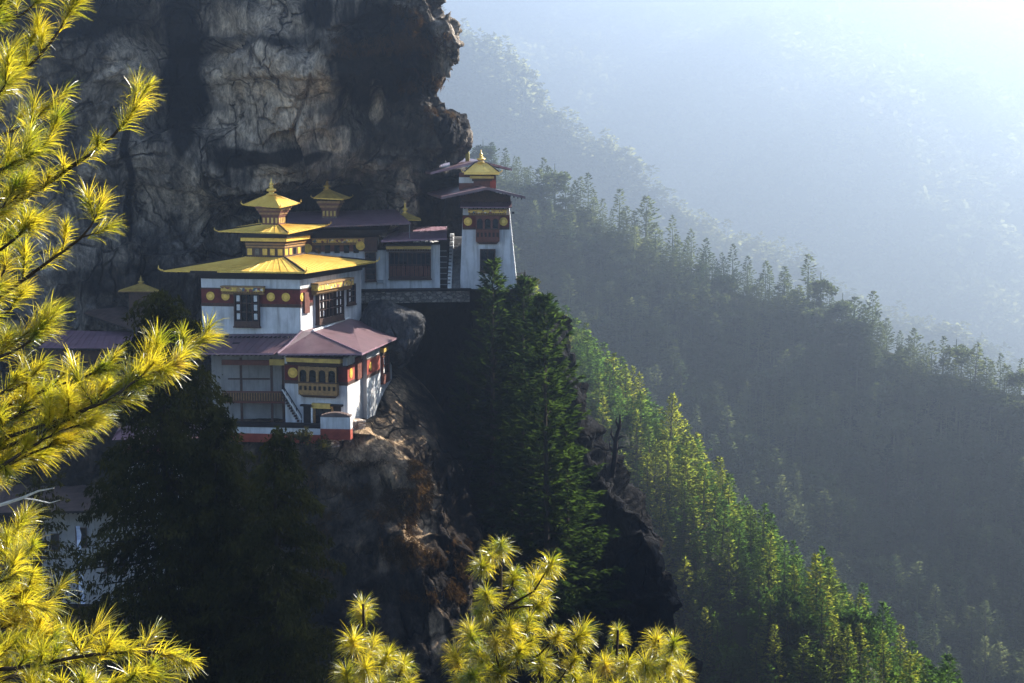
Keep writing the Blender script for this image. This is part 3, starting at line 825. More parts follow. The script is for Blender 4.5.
# ================================================================== the gilded temple
def build_temple():
    FL, FR, RR = P(201, 280, 193), P(300, 281, 190.9), P(361, 273, 206)
    zt = P(250, 279, 192).z; zb = P(250, 352, 192).z
    plan = para(FL, FR, RR)
    t = thing('temple', 'white temple with stacked bright gilded roofs and gold spire', 'temple', (FR.x, FR.y, zb))
    prism(MB(), plan, zb, zt).build('wall', M['white'], t)
    wf, wr = Wall(plan[0], plan[1]), Wall(plan[1], plan[2])
    # painted frieze with gold discs
    s0, s1, z0, z1 = wf.rect(201, 289.5, 300, 303.5)
    ds = [wf.pix(x, 296)[0] for x in (210.6, 225.7, 271, 286)]
    frieze(t, wf, 0, wf.L, z0, z1, ds, .52)
    _, _, z0r, z1r = z0, z1, z0, z1
    frieze(t, wr, 0, wr.pix(313, 296)[0], z0, z1, [wr.pix(301.6, 296)[0]], .50)
    # front window under its own cornice
    a = wf.rect(236, 294, 259, 325)
    lattice_window(t, wf, a[0], a[1], a[2], a[3], 4, 3, .45, (0, 3), label='tall timber lattice window on the front wall', sill=.5)
    c = wf.rect(223, 287, 265, 293); cornice(t, wf, c[0], c[1], c[2], c[3], .75)
    # side wall: narrow red shutter, big bay and small window
    a = wr.rect(303, 292, 308, 313); wr.box(MB(), a[0], a[1], a[2], a[3], 0, .25).build('shutter_panel', M['wood_red'], t)
    a = wr.rect(316, 291, 340, 320)
    lattice_window(t, wr, a[0], a[1], a[2], a[3], 7, 3, .55, (0, 1, 5, 6), label='wide timber lattice bay on the sunlit side wall', sill=.45)
    c = wr.rect(311, 282, 347, 290.5); cornice(t, wr, c[0], c[1], c[2], c[3], .95)
    a = wr.rect(347, 285, 353.5, 303); lattice_window(t, wr, a[0], a[1], a[2], a[3], 2, 3, .3, (0,), sill=.1)
    # timber brackets between the wall head and the flying roof
    mb = MB()
    for k, g in enumerate((.15, .45, .85)): prism(mb, grow(plan, g), zt + .004 + .32 * k, zt + .32 * (k + 1))
    prism(mb, grow(plan, -1.2), zt + .97, zt + 1.5)
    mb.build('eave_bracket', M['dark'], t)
    # great roof
    E_ = [P(163, 270.3, 193.5), P(305, 272, 189), P(375.5, 261.3, 206.5)]
    E_.append(E_[0] + (E_[2] - E_[1]))
    cen = (E_[0] + E_[2]) / 2
    t2p = para(P(246, 250, 196.6), P(284, 250, 195.3), P(305, 250, 201.2))
    zr = P(284, 257.5, 195.3).z
    T = [Vector((p.x, p.y, zr)) for p in grow(t2p, .15)]
    r = roof(t, E_, T, M['gold'], .20, 1.0, fascia=M['gold_paint'], caps=M['dark'], capr=.13)
    horns(r, E_, cen, M['gold'], .7)
    # second storey
    z2 = P(284, 237.5, 195.3).z
    st = prism(MB(), t2p, zr - .1, z2).build('upper_storey', M['wood'], t)
    w2, w2r = Wall(t2p[0], t2p[1]), Wall(t2p[1], t2p[2])
    for w, n, cols in ((w2, 5, (0, 2, 3, 4)), (w2r, 5, (0, 1, 3))):
        h = z2 - zr; cw = w.L / n
        for i in range(n):
            p = w.box(MB(), i * cw + cw * .2, (i + 1) * cw - cw * .2, zr + h * .10, zr + h * .42, 0, .05)
            p.build('painted_panel', M['gold_paint'], st) if i in cols else p.build('dark_panel', M['glass'], st)
        w.box(MB(), 0, w.L, zr + h * .48, zr + h * .56, 0, .10).build('string_course', M['wood_gold'], st)
        w.box(MB(), -.05, w.L + .05, zr + h * .62, zr + h * .70, 0, .2).build('string_course', M['wood_gold'], st)
        b = MB(); w.box(b, -.45, w.L + .45, zr + h * .80, zr + h * .97, 0, .55); b.build('gilt_cornice', M['gold_paint'], st)
    prism(MB(), grow(t2p, .75), z2 + .003, z2 + .42).build('storey_bracket', M['dark'], st)
    E2 = [P(217.5, 230.8, 199), P(288, 233, 194), P(328, 224.6, 203.2)]
    E2.append(E2[0] + (E2[2] - E2[1]))
    c3 = para(P(262, 220, 198.1), P(278.5, 220, 197.4), P(285.3, 220, 200.1))
    z3 = P(278.5, 225, 197.4).z
    T2 = [Vector((p.x, p.y, z3)) for p in grow(c3, .1)]
    r2 = roof(t, E2, T2, M['gold'], .16, .9, name='upper_roof', fascia=M['gold_paint'], caps=M['dark'], capr=.09)
    horns(r2, E2, (E2[0] + E2[2]) / 2, M['gold'], .5)
    # lantern: stepped brackets flaring under a little pyramid roof
    z4 = P(278.5, 206.5, 197.4).z
    lan = prism(MB(), c3, z3 - .05, z3 + (z4 - z3) * .45).build('lantern', M['wood_red'], t)
    for w in (Wall(c3[0], c3[1]), Wall(c3[1], c3[2])):
        h = (z4 - z3) * .45
        for i in range(4): w.box(MB(), w.L * (i + .25) / 4, w.L * (i + .75) / 4, z3 + h * .2, z3 + h * .85, 0, .04).build('lantern_panel', M['gold_dull'], lan)
    for k in range(5):
        z = z3 + (z4 - z3) * (.45 + .11 * k)
        prism(MB(), grow(c3, .10 + .15 * k), z + .003, z + (z4 - z3) * .11).build('lantern_bracket', M['wood_gold'] if k % 2 else M['wood_red'], lan)
    E3 = [P(244.5, 204.8, 199), P(279.5, 207.3, 195.6), P(298, 203.3, 200.3)]
    E3.append(E3[0] + (E3[2] - E3[1])); ap = P(271.5, 194.5, 198.4)
    r3 = roof(t, E3, [ap + Vector((dx * .25, dy * .25, 0)) for dx, dy in ((-1, -.6), (.8, -1), (1, .6), (-.8, 1))], M['gold'], .12, .7, name='lantern_roof', fascia=M['gold_paint'], caps=M['gold'], capr=.07)
    horns(r3, E3, ap, M['gold'], .55)
    finial(t, ap - Vector((0, 0, .05)), 2.15, 1.25, M['gold'])
    return t
build_temple()

# ================================================================== the lower hall under the temple
def build_lower_hall():
    A0 = P(285, 390, 190); A1 = P(347.5, 390, 188); A2 = P(362.5, 390, 194.4); A3 = P(367, 390, 193.9); A4 = P(380, 390, 199.3); A5 = P(392, 380, 206)
    zt = P(345, 357.5, 188).z; zb = P(347, 434, 188).z
    t = thing('lower_hall', 'white lower hall with mauve sheet roof, red frieze and arched balcony window', 'monastery hall', (A1.x, A1.y, zb))
    L0 = P(212, 390, 194.6); L1 = P(285, 390, 194.6)
    plan = [Vector((p.x, p.y)) for p in (L0, L1, A0, A1, A2, A3, A4, A5)] + [Vector((A5.x - 4, A5.y + 6)), Vector((L0.x, 206))]
    prism(MB(), plan, zb - 1.2, zt).build('wall', M['white'], t)
    wf, w1, wn, w2, w3, wl = Wall(A0, A1), Wall(A1, A2), Wall(A2, A3), Wall(A3, A4), Wall(A4, A5), Wall(L0, L1)
    _, _, z0, z1 = wf.rect(285, 366, 347, 381)
    frieze(t, wf, 0, wf.L, z0, z1, [wf.pix(293, 373)[0]], .62)
    frieze(t, w1, 0, w1.L, z0, z1, [w1.pix(350.5, 373)[0]], .62, mat='red')
    frieze(t, w2, 0, w2.L, z0, z1, [w2.pix(370, 366)[0]], .55, mat='red')
    # arched gallery window
    a = wf.rect(301, 366, 339, 396); arch_bay(t, wf, a[0], a[1], a[2], a[3], 4, .9, .46)
    c = wf.rect(289, 357.5, 343, 364); cornice(t, wf, c[0], c[1], c[2], c[3], .9, 'gold_dull')
    # red plank between the side walls and the little window beyond
    a = w1.rect(355, 355, 359, 379); w1.box(MB(), a[0], a[1], a[2], a[3] - .2, 0, .35).build('plank', M['wood_red'], t)
    a = w3.rect(381, 356, 387, 380); lattice_window(t, w3, a[0], a[1], a[2], a[3], 2, 2, .35, (0,), frame='wood_red', sill=.8)
    c = w3.rect(380, 345, 391, 352); cornice(t, w3, max(0.05, c[0]), c[1], c[2], c[3], .5, 'gold_dull')
    # door with painted lintel
    a = wf.rect(316, 407, 332, 428); d = wf.box(MB(), a[0], a[1], a[2], a[3], 0, .12).build('door', M['glass'], t)
    f = MB(); wf.box(f, a[0] - .25, a[0], a[2], a[3] + .2, 0, .25); wf.box(f, a[1], a[1] + .25, a[2], a[3] + .2, 0, .25); f.build('door_frame', M['wood_gold'], d)
    c = wf.rect(313, 403, 331.5, 408); wf.box(MB(), c[0], c[1], c[2], c[3], 0, .5).build('lintel', M['gold_dull'], d)
    a = wf.rect(304, 406, 313, 427); s = wf.box(MB(), a[0], a[1], a[2], a[3], 0, .12).build('side_door', M['dark'], t)
    wf.box(MB(), a[0] - .3, a[1] + .3, a[3], a[3] + .22, 0, .5).build('hood', M['dark'], s)
    a = wf.rect(333, 406, 341, 420); s = wf.box(MB(), a[0], a[1], a[2], a[3], 0, .12).build('side_door', M['dark'], t)
    wf.box(MB(), a[0] - .3, a[1] + .3, a[3], a[3] + .22, 0, .5).build('hood', M['dark'], s)
    a = wf.rect(312.5, 407, 314, 427); wf.box(MB(), a[0], a[1], a[2], a[3], .3, .5).build('post', M['paper'], t)
    # timber gallery in the recess on the left
    yb = 190.4
    wg = Wall(P(212, 390, yb + .6), P(286, 390, yb))
    a = wg.rect(222, 390, 284, 403)
    g = wg.box(MB(), a[0], a[1], a[2] + .25, a[3] - .35, -.08, .05).build('gallery', M['wood'], t)
    b = MB(); wg.box(b, a[0], a[1] + .1, a[2], a[2] + .22, -4.1, .15); wg.box(b, a[0], a[1] + .1, a[3] - .3, a[3] - .15, -.12, .12); b.build('gallery_rail', M['wood_red'], g)
    b = MB(); n = 24
    for i in range(n): S = a[0] + (a[1] - a[0]) * (i + .5) / n; wg.box(b, S - .05, S + .05, a[2] + .3, a[3] - .32, .055, .1)
    b.build('baluster', M['wood_gold'], g)
    zlow = P(250, 426, yb).z
    for x in (241, 271.5, 283):
        S = wg.pix(x, 390)[0]; wg.box(MB(), S - .13, S + .13, zlow, zt - .4, -.3, -.05).build('post', M['wood'], t)
    a = wg.rect(222, 360, 270, 365); wg.box(MB(), a[0], a[1], a[2], a[3], -.2, .2).build('beam', M['wood_red'], t)
    a = wg.rect(270, 359, 288, 365); wg.box(MB(), a[0], a[1], a[2], a[3], -.2, .35).build('beam', M['gold_dull'], t)
    a = wl.rect(228, 378, 270, 379.5); wl.box(MB(), a[0], a[1], a[2], a[3], 0, .12).build('rail', M['wood'], t)
    wl.box(MB(), 0.01, wl.L - .01, zb - 1, zt - .01, .002, .06).build('recess_shade', M['white_old_shade'], t)  # darker panel: shade below the gallery put into the wall colour
    # steep stair from the gallery to the court
    s0, z0_ = wg.pix(284, 394); s1, z1_ = wg.pix(303, 424)
    sm = MB(); n = 12
    for i in range(n):
        S = s0 + (s1 - s0) * i / n; Z = z0_ + (z1_ - z0_) * (i + 1) / n
        wg.box(sm, S, S + (s1 - s0) / n + .08, Z - .2, Z, .0, 1.0)
    stair = sm.build('stair', M['wood'], t)
    h = MB()
    for o in (1.02,):
        h.tube([wg.at(s0, z0_ + .7, o), wg.at(s1, z1_ + .7, o)], .10, 6)
    h.build('handrail', M['paper'], stair)
    h = MB().tube([wg.at(s0, z0_ + 1.3, 1.02), wg.at(s1, z1_ + 1.3, 1.02)], .06, 6)
    for i in range(5):
        f_ = i / 4; h.tube([wg.at(s0 + (s1 - s0) * f_, z0_ + (z1_ - z0_) * f_ - .1, 1.02), wg.at(s0 + (s1 - s0) * f_, z0_ + (z1_ - z0_) * f_ + 1.3, 1.02)], .05, 5)
    h.build('banister', M['dark'], stair)
    # roofs: a lean-to on the left, a hipped one on the right
    def lean(E_, T, nm, capk=()):
        return roof(t, E_, T, M['purple'], .22, .8, nm, fascia=M['purple_dark'])
    e0, e1 = P(186, 352.8, 189.5), P(273.6, 353.2, 187.6)
    t1, t0 = P(300, 333.6, 190.85), P(186, 333.2, 193.6)
    lean([e0, e1, t1 + Vector((0, 0, -.02)), t0 + Vector((0, 0, -.02))], [t0 + Vector((0, 0, 0)), t1, t1, t0], 'lean_to_roof')
    F0, F1, R0 = P(277.5, 353.6, 187.3), P(362, 353.4, 185.4), P(408.5, 332.3, 208)
    T0, T1, T2 = P(302, 331.2, 190.7), P(313, 331.6, 191.6), P(350, 318.6, 203.3)
    up = MB()
    rf = roof(t, [F0, F1, R0, Vector((T2.x - 1, T2.y + 2, T2.z - .3)), Vector((T0.x - .4, T0.y + .6, T0.z - .3))], [T0, T1, T2, T2, T0], M['purple'], .22, .8, 'roof', fascia=M['purple_dark'], ribs=False)
    MB().tube([F1 + Vector((0, 0, .04)), T1 + Vector((0, 0, .05))], .07, 6).build('hip_ridge', M['purple_dark'], rf)
    MB().tube([F0 + Vector((0, 0, .02)), F0.lerp(T0, .4) + Vector((0, 0, -.12)), T0 + Vector((0, 0, .05))], .16, 6).build('verge', M['purple_dark'], rf)
    # lime flashing where the roof meets the temple wall
    MB().tube([T1 + Vector((0, 0, .1)), P(330, 325.4, 197), T2 + Vector((0, 0, .15))], .16, 6).build('flashing', M['white_band'], rf)
    return t, wf
LH, LHW = build_lower_hall()

# court parapet in front of the lower hall
def build_parapet():
    a, b, c = P(231, 436, 186.6), P(320.5, 430, 185.3), P(350.5, 428, 184.9)
    t = thing('parapet_wall', 'low white parapet wall with a red band round the court', 'parapet', (b.x, b.y, b.z))
    w = Wall(a, b); w2 = Wall(b, c)
    z = lambda wl, y, x: wl.pix(x, y)[1]
    mb = MB(); w.box(mb, 0, w.L, z(w, 434.5, 300), z(w, 428, 300), -.7, 0); w2.box(mb, 0, w2.L, z(w2, 430, 335), z(w2, 417.5, 335), -1.2, 0)
    mb.build('wall', M['white'], t)
    mb = MB(); w.box(mb, 0, w.L - .004, z(w, 443, 300), z(w, 434.6, 300), -.8, .06); w2.box(mb, 0, w2.L, z(w2, 439.5, 335), z(w2, 429, 335), -1.2, .08)
    mb.build('red_band', M['red'], t)
    mb = MB(); w.box(mb, -.05, w.L, z(w, 428, 300) + .003, z(w, 424, 300), -.95, .08)
    mb.build('coping', M['dark'], t)
    mb = MB(); n = 10
    for i in range(n):   # rounded heap of reddish slate on the corner block
        s = w2.L * (.02 + .96 * i / n); hh = .42 * math.sin(math.pi * (i + .5) / n) ** .6
        w2.box(mb, s, s + w2.L * .96 / n, z(w2, 417.5, 335) + .004, z(w2, 417.5, 335) + .12 + hh, -1.1, -.08)
    mb.build('slate_heap', M['brown_roof'], t)
    # rough footing of limewashed rubble
    w3 = Wall(P(322, 440, 185.6), P(366, 432, 189.2))
    mb = MB(); rng = random.Random(4)
    for j in range(4):
        s = 0
        while s < w3.L:
            k = rng.uniform(.4, 1.0); zz = P(340, 450, 185).z + j * .72
            if not (j == 0 and rng.random() < .4): w3.box(mb, s, min(w3.L, s + k) - .05, zz, zz + .68, -1.6, rng.uniform(-.15, .1))
            s += k
    mb.build('footing', M['masonry_lime'], t)
build_parapet()

# ================================================================== the middle hall behind the temple
def small_cupola(t, body, L_, F_, R_, apex, zb, zt, mat, fin_h, fin_w):
    b = prism(MB(), body, zb - .4, zb + (zt - zb) * .5).build('lantern', M['wood_red'], t)
    prism(MB(), grow(body, .06), zb - .42, zb + (zt - zb) * .12).build('lantern_base', M['masonry'], b)
    w = Wall(body[0], body[1]); h = (zt - zb) * .5
    for i in range(4): w.box(MB(), w.L * (i + .25) / 4, w.L * (i + .75) / 4, zb + h * .32, zb + h * .9, 0, .04).build('lantern_panel', M['gold_dull'], b)
    for k in range(4):
        z = zb + (zt - zb) * (.5 + .125 * k)
        prism(MB(), grow(body, .10 + .17 * k), z + .003, z + (zt - zb) * .125).build('lantern_bracket', M['wood_gold'] if k % 2 else M['wood_red'], b)
    B_ = L_ + (R_ - F_)
    r = roof(t, [L_, F_, R_, B_], [apex + Vector(d) for d in ((-.2, -.2, 0), (.2, -.2, 0), (.2, .2, 0), (-.2, .2, 0))], mat, .16, .7, name='lantern_roof', fascia=M['gold_paint'])
    horns(r, [L_, F_, R_, B_], apex, M['gold_dull'], .45)
    finial(t, apex - Vector((0, 0, .05)), fin_h, fin_w, M['gold_dull'])

def build_middle_hall():
    zb = P(370, 296, 210.5).z; zt = P(340, 237.5, 210.5).z
    A, B, C = P(296, 260, 209.2), P(376, 260, 210.8), P(379, 260, 222)
    t = thing('middle_hall', 'dark timbered hall with wide purple roof and small gilt lantern behind the temple', 'monastery hall', (A.x, A.y, zb))
    pl = para(A, B, C); prism(MB(), pl, zb, zt).build('wall', M['white'], t)
    wf = Wall(pl[0], pl[1])
    zc = P(340, 251.5, 210).z
    b = wf.box(MB(), 0, wf.L - 1.3, zc, zt, 0, .12).build('timber_front', M['wood_red'], t)
    for i in range(5):
        x = 318 + 9.5 * i; s = wf.pix(x, 250)[0]; wf.box(MB(), s - .35, s + .35, zc - .2, zc + .85, .125, .17).build('opening', M['glass'], b)
    c = wf.rect(312, 239, 364, 244); cornice(t, wf, c[0], c[1], c[2], c[3], .7)
    for x, y in ((307.5, 248), (360, 245.5)):
        s, z = wf.pix(x, y); wf.disc(MB(), s, z, .58, .3, .8).build('disc', M['gold_paint'], t)
    # narrow bay on the right end
    a = wf.rect(366, 253, 375, 280); lattice_window(t, wf, a[0], a[1], a[2], a[3], 1, 5, .5, (), sill=.1)
    a = wf.rect(364, 237, 377, 253); wf.box(MB(), a[0], a[1], a[2] + .2, a[3], 0, .55).build('bay_head', M['wood'], t)
    # dark gallery below the eaves with an upper string of stone
    mb = MB()
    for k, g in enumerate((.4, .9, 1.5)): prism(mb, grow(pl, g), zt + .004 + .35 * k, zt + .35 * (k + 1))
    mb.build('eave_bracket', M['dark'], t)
    w2 = Wall(P(300, 232, 209.8), P(388, 230, 211)); a = w2.rect(363, 231.5, 386, 237)
    w2.box(MB(), a[0], a[1], a[2], a[3], -.5, 0.4).build('stone_course', M['masonry'], t)
    E_ = [P(285, 227.6, 205.8), P(411, 223.2, 210.6), P(396, 209.6, 223.5), P(284, 212, 221)]
    T = [P(289, 212.3, 219), P(394, 209.4, 221.5), P(394, 209.3, 221.6), P(289, 212.2, 219.1)]
    roof(t, E_, T, M['purple_dark'], .18, .8, fascia=M['purple'])
    MB().tube([E_[1] + Vector((-.2, 0, -.1)), E_[1] + Vector((-.2, 0, -2.2))], .05, 5).build('downpipe', M['metal'], t)
    # gilt lantern on the ridge
    body = para(P(322, 210, 214.6), P(336.5, 210, 214.2), P(339.5, 210, 216.6))
    small_cupola(t, body, P(313.5, 197.6, 214.6), P(343, 199, 212.6), P(350.5, 197.2, 217), P(327, 189.3, 215.4), P(330, 219, 214.4).z, P(330, 201, 214.4).z, M['gold_dull'], 1.75, 1.0)
    # white return wall between the halls
    q = para(P(376.5, 260, 212.6), P(391, 260, 213.2), P(391, 260, 219))
    prism(MB(), q, zb, P(383, 250, 213).z).build('return_wall', M['white'], t)
    w4 = Wall(q[0], q[1]); s, z = w4.pix(380, 281.5)
    w4.box(MB(), s - .5, s + .35, z - .22, z + .22, 0, .5).build('air_unit', M['metal'], t)
build_middle_hall()

# small gilt roof peeping out behind the middle hall
def build_shrine():
    t = thing('small_shrine', 'little pale gilt roof and spire by the right end of the wide purple roof', 'shrine', P(408, 240, 217))
    body = para(P(399, 225, 216.5), P(413, 225, 216.5), P(413, 225, 219)); zt = P(408, 220.5, 216.5).z
    prism(MB(), body, zt - 4, zt).build('wall', M['wood'], t)
    ap = P(405, 213.2, 217.8)
    r = roof(t, [P(392, 219.6, 215.6), P(421, 219.8, 215.6), P(420, 218.2, 220), P(393, 218, 220)], [ap + Vector(d) for d in ((-.3, -.2, 0), (.3, -.2, 0), (.3, .2, 0), (-.3, .2, 0))], M['gold_dull'], .12, .7, fascia=M['gold_paint'])
    finial(t, ap, 1.8, .7, M['gold'])
build_shrine()

# ================================================================== the gallery hall between middle hall and tower
def build_gallery():
    zb = P(420, 290, 212.5).z; zt = P(415, 245, 212.5).z
    A, B, C = P(386, 260, 212.8), P(440, 260, 212.8), P(440, 260, 222)
    t = thing('gallery_hall', 'low hall with purple roof and wide slatted timber window beside the stair', 'monastery hall', (A.x, A.y, zb))
    pl = para(A, B, C); prism(MB(), pl, zb, zt).build('wall', M['white'], t)
    w = Wall(pl[0], pl[1])
    a = w.rect(390, 253, 430, 277.5)
    win = lattice_window(t, w, a[0], a[1], a[2], a[3], 9, 2, .35, (), label='wide dark timber window with turned slats', sill=.15)
    d = MB(); n = 18
    for i in range(n):
        s = a[0] + (a[1] - a[0]) * (i + .5) / n; w.box(d, s - .09, s + .09, a[2] + .2, a[2] + (a[3] - a[2]) * .48, .14, .3)
    d.build('baluster', M['wood_red'], win)
    c = w.rect(385, 246, 431, 250.5); cornice(t, w, max(.05, c[0]), c[1], c[2], c[3], .6, 'gold_dull')
    E_ = [P(381, 240.8, 208.6), P(447, 238.2, 210), P(447, 226.6, 223), P(396, 227.2, 223)]
    T = [P(400, 227.2, 221), P(446, 226.6, 221), P(446, 226.5, 221.1), P(400, 227.1, 221.1)]
    roof(t, E_, T, M['purple_dark'], .2, .8, fascia=M['purple_dark'])
    # dark porch between hall and stair
    q = para(P(438.5, 260, 213.6), P(447.5, 260, 213.6), P(447.5, 260, 220)); prism(MB(), q, zb, zt + .5).build('porch', M['dark'], t)
    w2 = Wall(q[0], q[1]); MBs = MB()
    for i in range(7): w2.box(MBs, .15, w2.L - .1, zb + .6 + .75 * i, zb + .68 + .75 * i, 0, .12)
    MBs.build('rail', M['metal'], t)
build_gallery()

def build_stairs():
    t = thing('staircase', 'steep stone stair with white side wall left of the tower', 'staircase', P(453, 287, 211.6))
    a, b = P(451.5, 287, 211.6), P(460.3, 287, 211.6)
    n = 30; z0 = a.z; z1 = P(454, 237, 222).z; y0, y1 = 211.6, 222.0
    mb = MB(); rng = random.Random(2)
    for i in range(n):
        za = z0 + (z1 - z0) * i / n; zb = z0 + (z1 - z0) * (i + 1) / n; y = y0 + (y1 - y0) * i / n
        j = rng.uniform(-.03, .03)
        mb.hexa([(a.x, y + j, z0 - .5), (b.x, y + j, z0 - .5), (b.x, y1 + 1, z0 - .5), (a.x, y1 + 1, z0 - .5)] if i == 0 else [(a.x, y + j, za + .003), (b.x, y + j, za + .003), (b.x, y1 + 1, za + .003), (a.x, y1 + 1, za + .003)],
                [(a.x, y + j, zb), (b.x, y + j, zb), (b.x, y1 + 1, zb), (a.x, y1 + 1, zb)])
    mb.build('steps', M['stone'], t)
    mb = MB(); c = P(447.6, 287, 211.6); m = 12
    for i in range(m):
        y = y0 + (y1 - y0) * i / m; ya = y0 + (y1 - y0) * (i + 1) / m
        h = z0 + (z1 - z0) * (i + 1) / m + .5
        mb.hexa([(c.x, y + .003, z0 - .4), (a.x - .004, y + .003, z0 - .4), (a.x - .004, ya, z0 - .4), (c.x, ya, z0 - .4)], [(c.x, y + .003, h), (a.x - .004, y + .003, h), (a.x - .004, ya, h), (c.x, ya, h)])
    mb.build('side_wall', M['white_band'], t)
    mb = MB()
    for i in range(14):
        z = z0 + .5 + i * (z1 - z0) / 14; mb.box((c.x + .2, y0 + (y1 - y0) * max(0, (i - 1)) / 14 - .1, z), (.35, .3, .12))
    mb.build('coping_stone', M['stone'], t)
build_stairs()

# ================================================================== the tower
def build_tower():
    Y = 212.0
    zb = P(490, 290, Y).z; zt = P(490, 206, Y).z
    bl, br, tl, tr = P(459.8, 290, Y), P(517.5, 290, Y), P(463, 206, Y + .8), P(509, 206, Y + .8)
    t = thing('tower', 'tall battered white tower with arched bay window and flying purple roofs on the cliff edge', 'tower', (bl.x, bl.y, zb))
    D = 8.5
    mb = MB().hexa([(bl.x, bl.y, zb), (br.x, br.y, zb), (br.x, br.y + D, zb), (bl.x, bl.y + D, zb)], [(tl.x, tl.y, zt), (tr.x, tr.y, zt), (tr.x, tr.y + D - 1.6, zt), (tl.x, tl.y + D - 1.6, zt)])
    mb.build('wall', M['white'], t)
    w = Wall((tl.x, tl.y - .15), (tr.x, tr.y - .15))
    _, _, z0, z1 = w.rect(463, 216, 509, 227)
    frieze(t, w, -.05, w.L + .05, z0, z1, [w.pix(468, 220)[0], w.pix(503.5, 220)[0]], .56, out=.12)
    a = w.rect(476, 215.5, 499.5, 243); arch_bay(t, w, a[0], a[1], a[2], a[3], 3, .85, .50, 'wood_red', 'wood_red')
    wl_ = Wall((tl.x, tl.y - .62), (tr.x, tr.y - .62)); a = wl_.rect(481, 250, 494.5, 271); lattice_window(t, wl_, a[0], a[1], a[2], a[3], 2, 2, .2, (), sill=.1, label='plain dark timber window low on the tower')
    c = w.rect(468.5, 210, 506.5, 214.3); cornice(t, w, c[0], c[1], c[2], c[3], 1.0)
    _, _, za, zc = w.rect(463, 201.5, 511, 206.5)
    e0, e1 = w.at(-.3, za, 1.5), w.at(w.L + .35, za, 1.5)
    roof(t, [e0, e1, w.at(w.L + .35, za + .7, -1), w.at(-.3, za + .7, -1)], [w.at(-.3, zc, 0), w.at(w.L + .35, zc, 0), w.at(w.L + .35, zc, -.1), w.at(-.3, zc, -.1)], M['purple'], .14, .8, 'canopy', fascia=M['purple_dark'])
    s, z = w.pix(513, 212.5); MB().box(w.at(s, z, .6), (.35, .35, .3)).build('lamp', M['glass'], t)
    # gable-ended main roof
    zg = P(487, 187.4, 209).z
    L0, R0, Ap = P(441.5, 196.6, 209), P(525.5, 196.4, 209), P(487, 187.2, 209)
    bk = Vector((-2.6, 13, .25))
    prism(MB(), [(tl.x - .2, tl.y), (tr.x + .2, tr.y), (tr.x + .2, tr.y + 7), (tl.x - .2, tl.y + 7)], zt + .004, zt + 1.35).build('upper_storey', M['wood'], t)
    rf = MB()
    N = 5
    for (p, q) in ((L0, Ap), (Ap, R0)):
        rf.poly([p, q, q + bk, p + bk])
        L = 13
        for i in range(1, 12):
            f = i / 12; a_ = p + bk * f; b_ = q + bk * f; u = Vector((0, 0, .04)); s_ = Vector((0, .02, 0))
            rf.poly([a_ - s_ + u, a_ + s_ + u, b_ + s_ + u, b_ - s_ + u])
    r = rf.build('roof', M['purple'], t)
    fb = MB(); d = Vector((0, 0, -.34))
    for (p, q) in ((L0, Ap), (Ap, R0)): fb.poly([p + d, q + d, q, p])
    fb.poly([L0 + bk, L0 + bk + d, L0 + d, L0]); fb.poly([R0 + d, R0 + d + bk, R0 + bk, R0])
    fb.build('fascia', M['purple'], r)
    sb = MB()
    for (p, q) in ((L0, Ap), (Ap, R0)):
        sb.poly([q + d, p + d, p + d + bk, q + d + bk])
        for i in range(1, 10):
            f = i / 10; a_ = p.lerp(q, f) + d + Vector((0, .1, -.1)); sb.box(a_ + Vector((0, 1.2, 0)), (.14, 2.4, .18))
    sb.build('soffit', M['dark'], r)
    # truss and dark gable below the roof
    g = MB(); y = tl.y - .6
    g.poly([Vector((L0.x + 2.6, y, L0.z - .1)), Vector((R0.x - 2.0, y, R0.z - .1)), Vector((Ap.x, y, Ap.z - .45))])
    g.build('gable', M['wood'], t)
    # top storey and gilded crown
    zt2 = P(480, 173, 214).z; zb2 = P(480, 190, 214).z
    pl = para(P(459, 180, 214.6), P(496, 180, 214.6), P(496, 180, 221)); ts = prism(MB(), pl, zb2 - 1, zt2).build('top_storey', M['wood_red'], t)
    w5 = Wall(pl[0], pl[1]); a = w5.rect(457.5, 177.2, 473.5, 183); w5.box(MB(), max(0, a[0]), a[1], a[2], a[3], 0, .12).build('white_panel', M['white'], ts)
    a = w5.rect(490, 180, 495.8, 188); w5.box(MB(), a[0], a[1], a[2], a[3], 0, .12).build('red_panel', M['red'], ts)
    for k in range(3): w5.box(MB(), w5.pix(472 - 2.0 * k, 176)[0], w5.pix(492 + 2.0 * k, 176)[0], zt2 - 1.1 + .37 * k, zt2 - .74 + .37 * k - .004, 0, .4 + .3 * k).build('bracket', M['wood'] if k != 1 else M['gold_dull'], ts)
    L0, R0, Ap = P(430.5, 172.3, 214), P(512, 168.6, 214), P(480, 160.2, 214); bk = Vector((-2.0, 10, .22)); d = Vector((0, 0, -.3))
    rf = MB().poly([L0, Ap, Ap + bk, L0 + bk]).poly([Ap, R0, R0 + bk, Ap + bk])
    r = rf.build('top_roof', M['purple'], t)
    fb = MB().poly([L0 + d, Ap + d, Ap, L0]).poly([Ap + d, R0 + d, R0, Ap]).poly([L0 + bk, L0 + bk + d, L0 + d, L0]).poly([R0 + d, R0 + d + bk, R0 + bk, R0]); fb.build('fascia', M['purple_dark'], r)
    MB().poly([Ap + d, L0 + d, L0 + d + bk, Ap + d + bk]).poly([R0 + d, Ap + d, Ap + d + bk, R0 + d + bk]).build('soffit', M['dark'], r)
    ap = P(481, 162.3, 214.3)
    E_ = [P(464, 172.2, 212.8), P(499.5, 172.4, 212.8), P(498, 171, 216.5), P(465.5, 171, 216.5)]
    r = roof(t, E_, [ap + Vector(v) for v in ((-.7, -.2, 0), (.7, -.2, 0), (.7, .3, 0), (-.7, .3, 0))], M['gold'], .30, .8, 'crown_roof', fascia=M['gold'], caps=M['dark'], capr=.07)
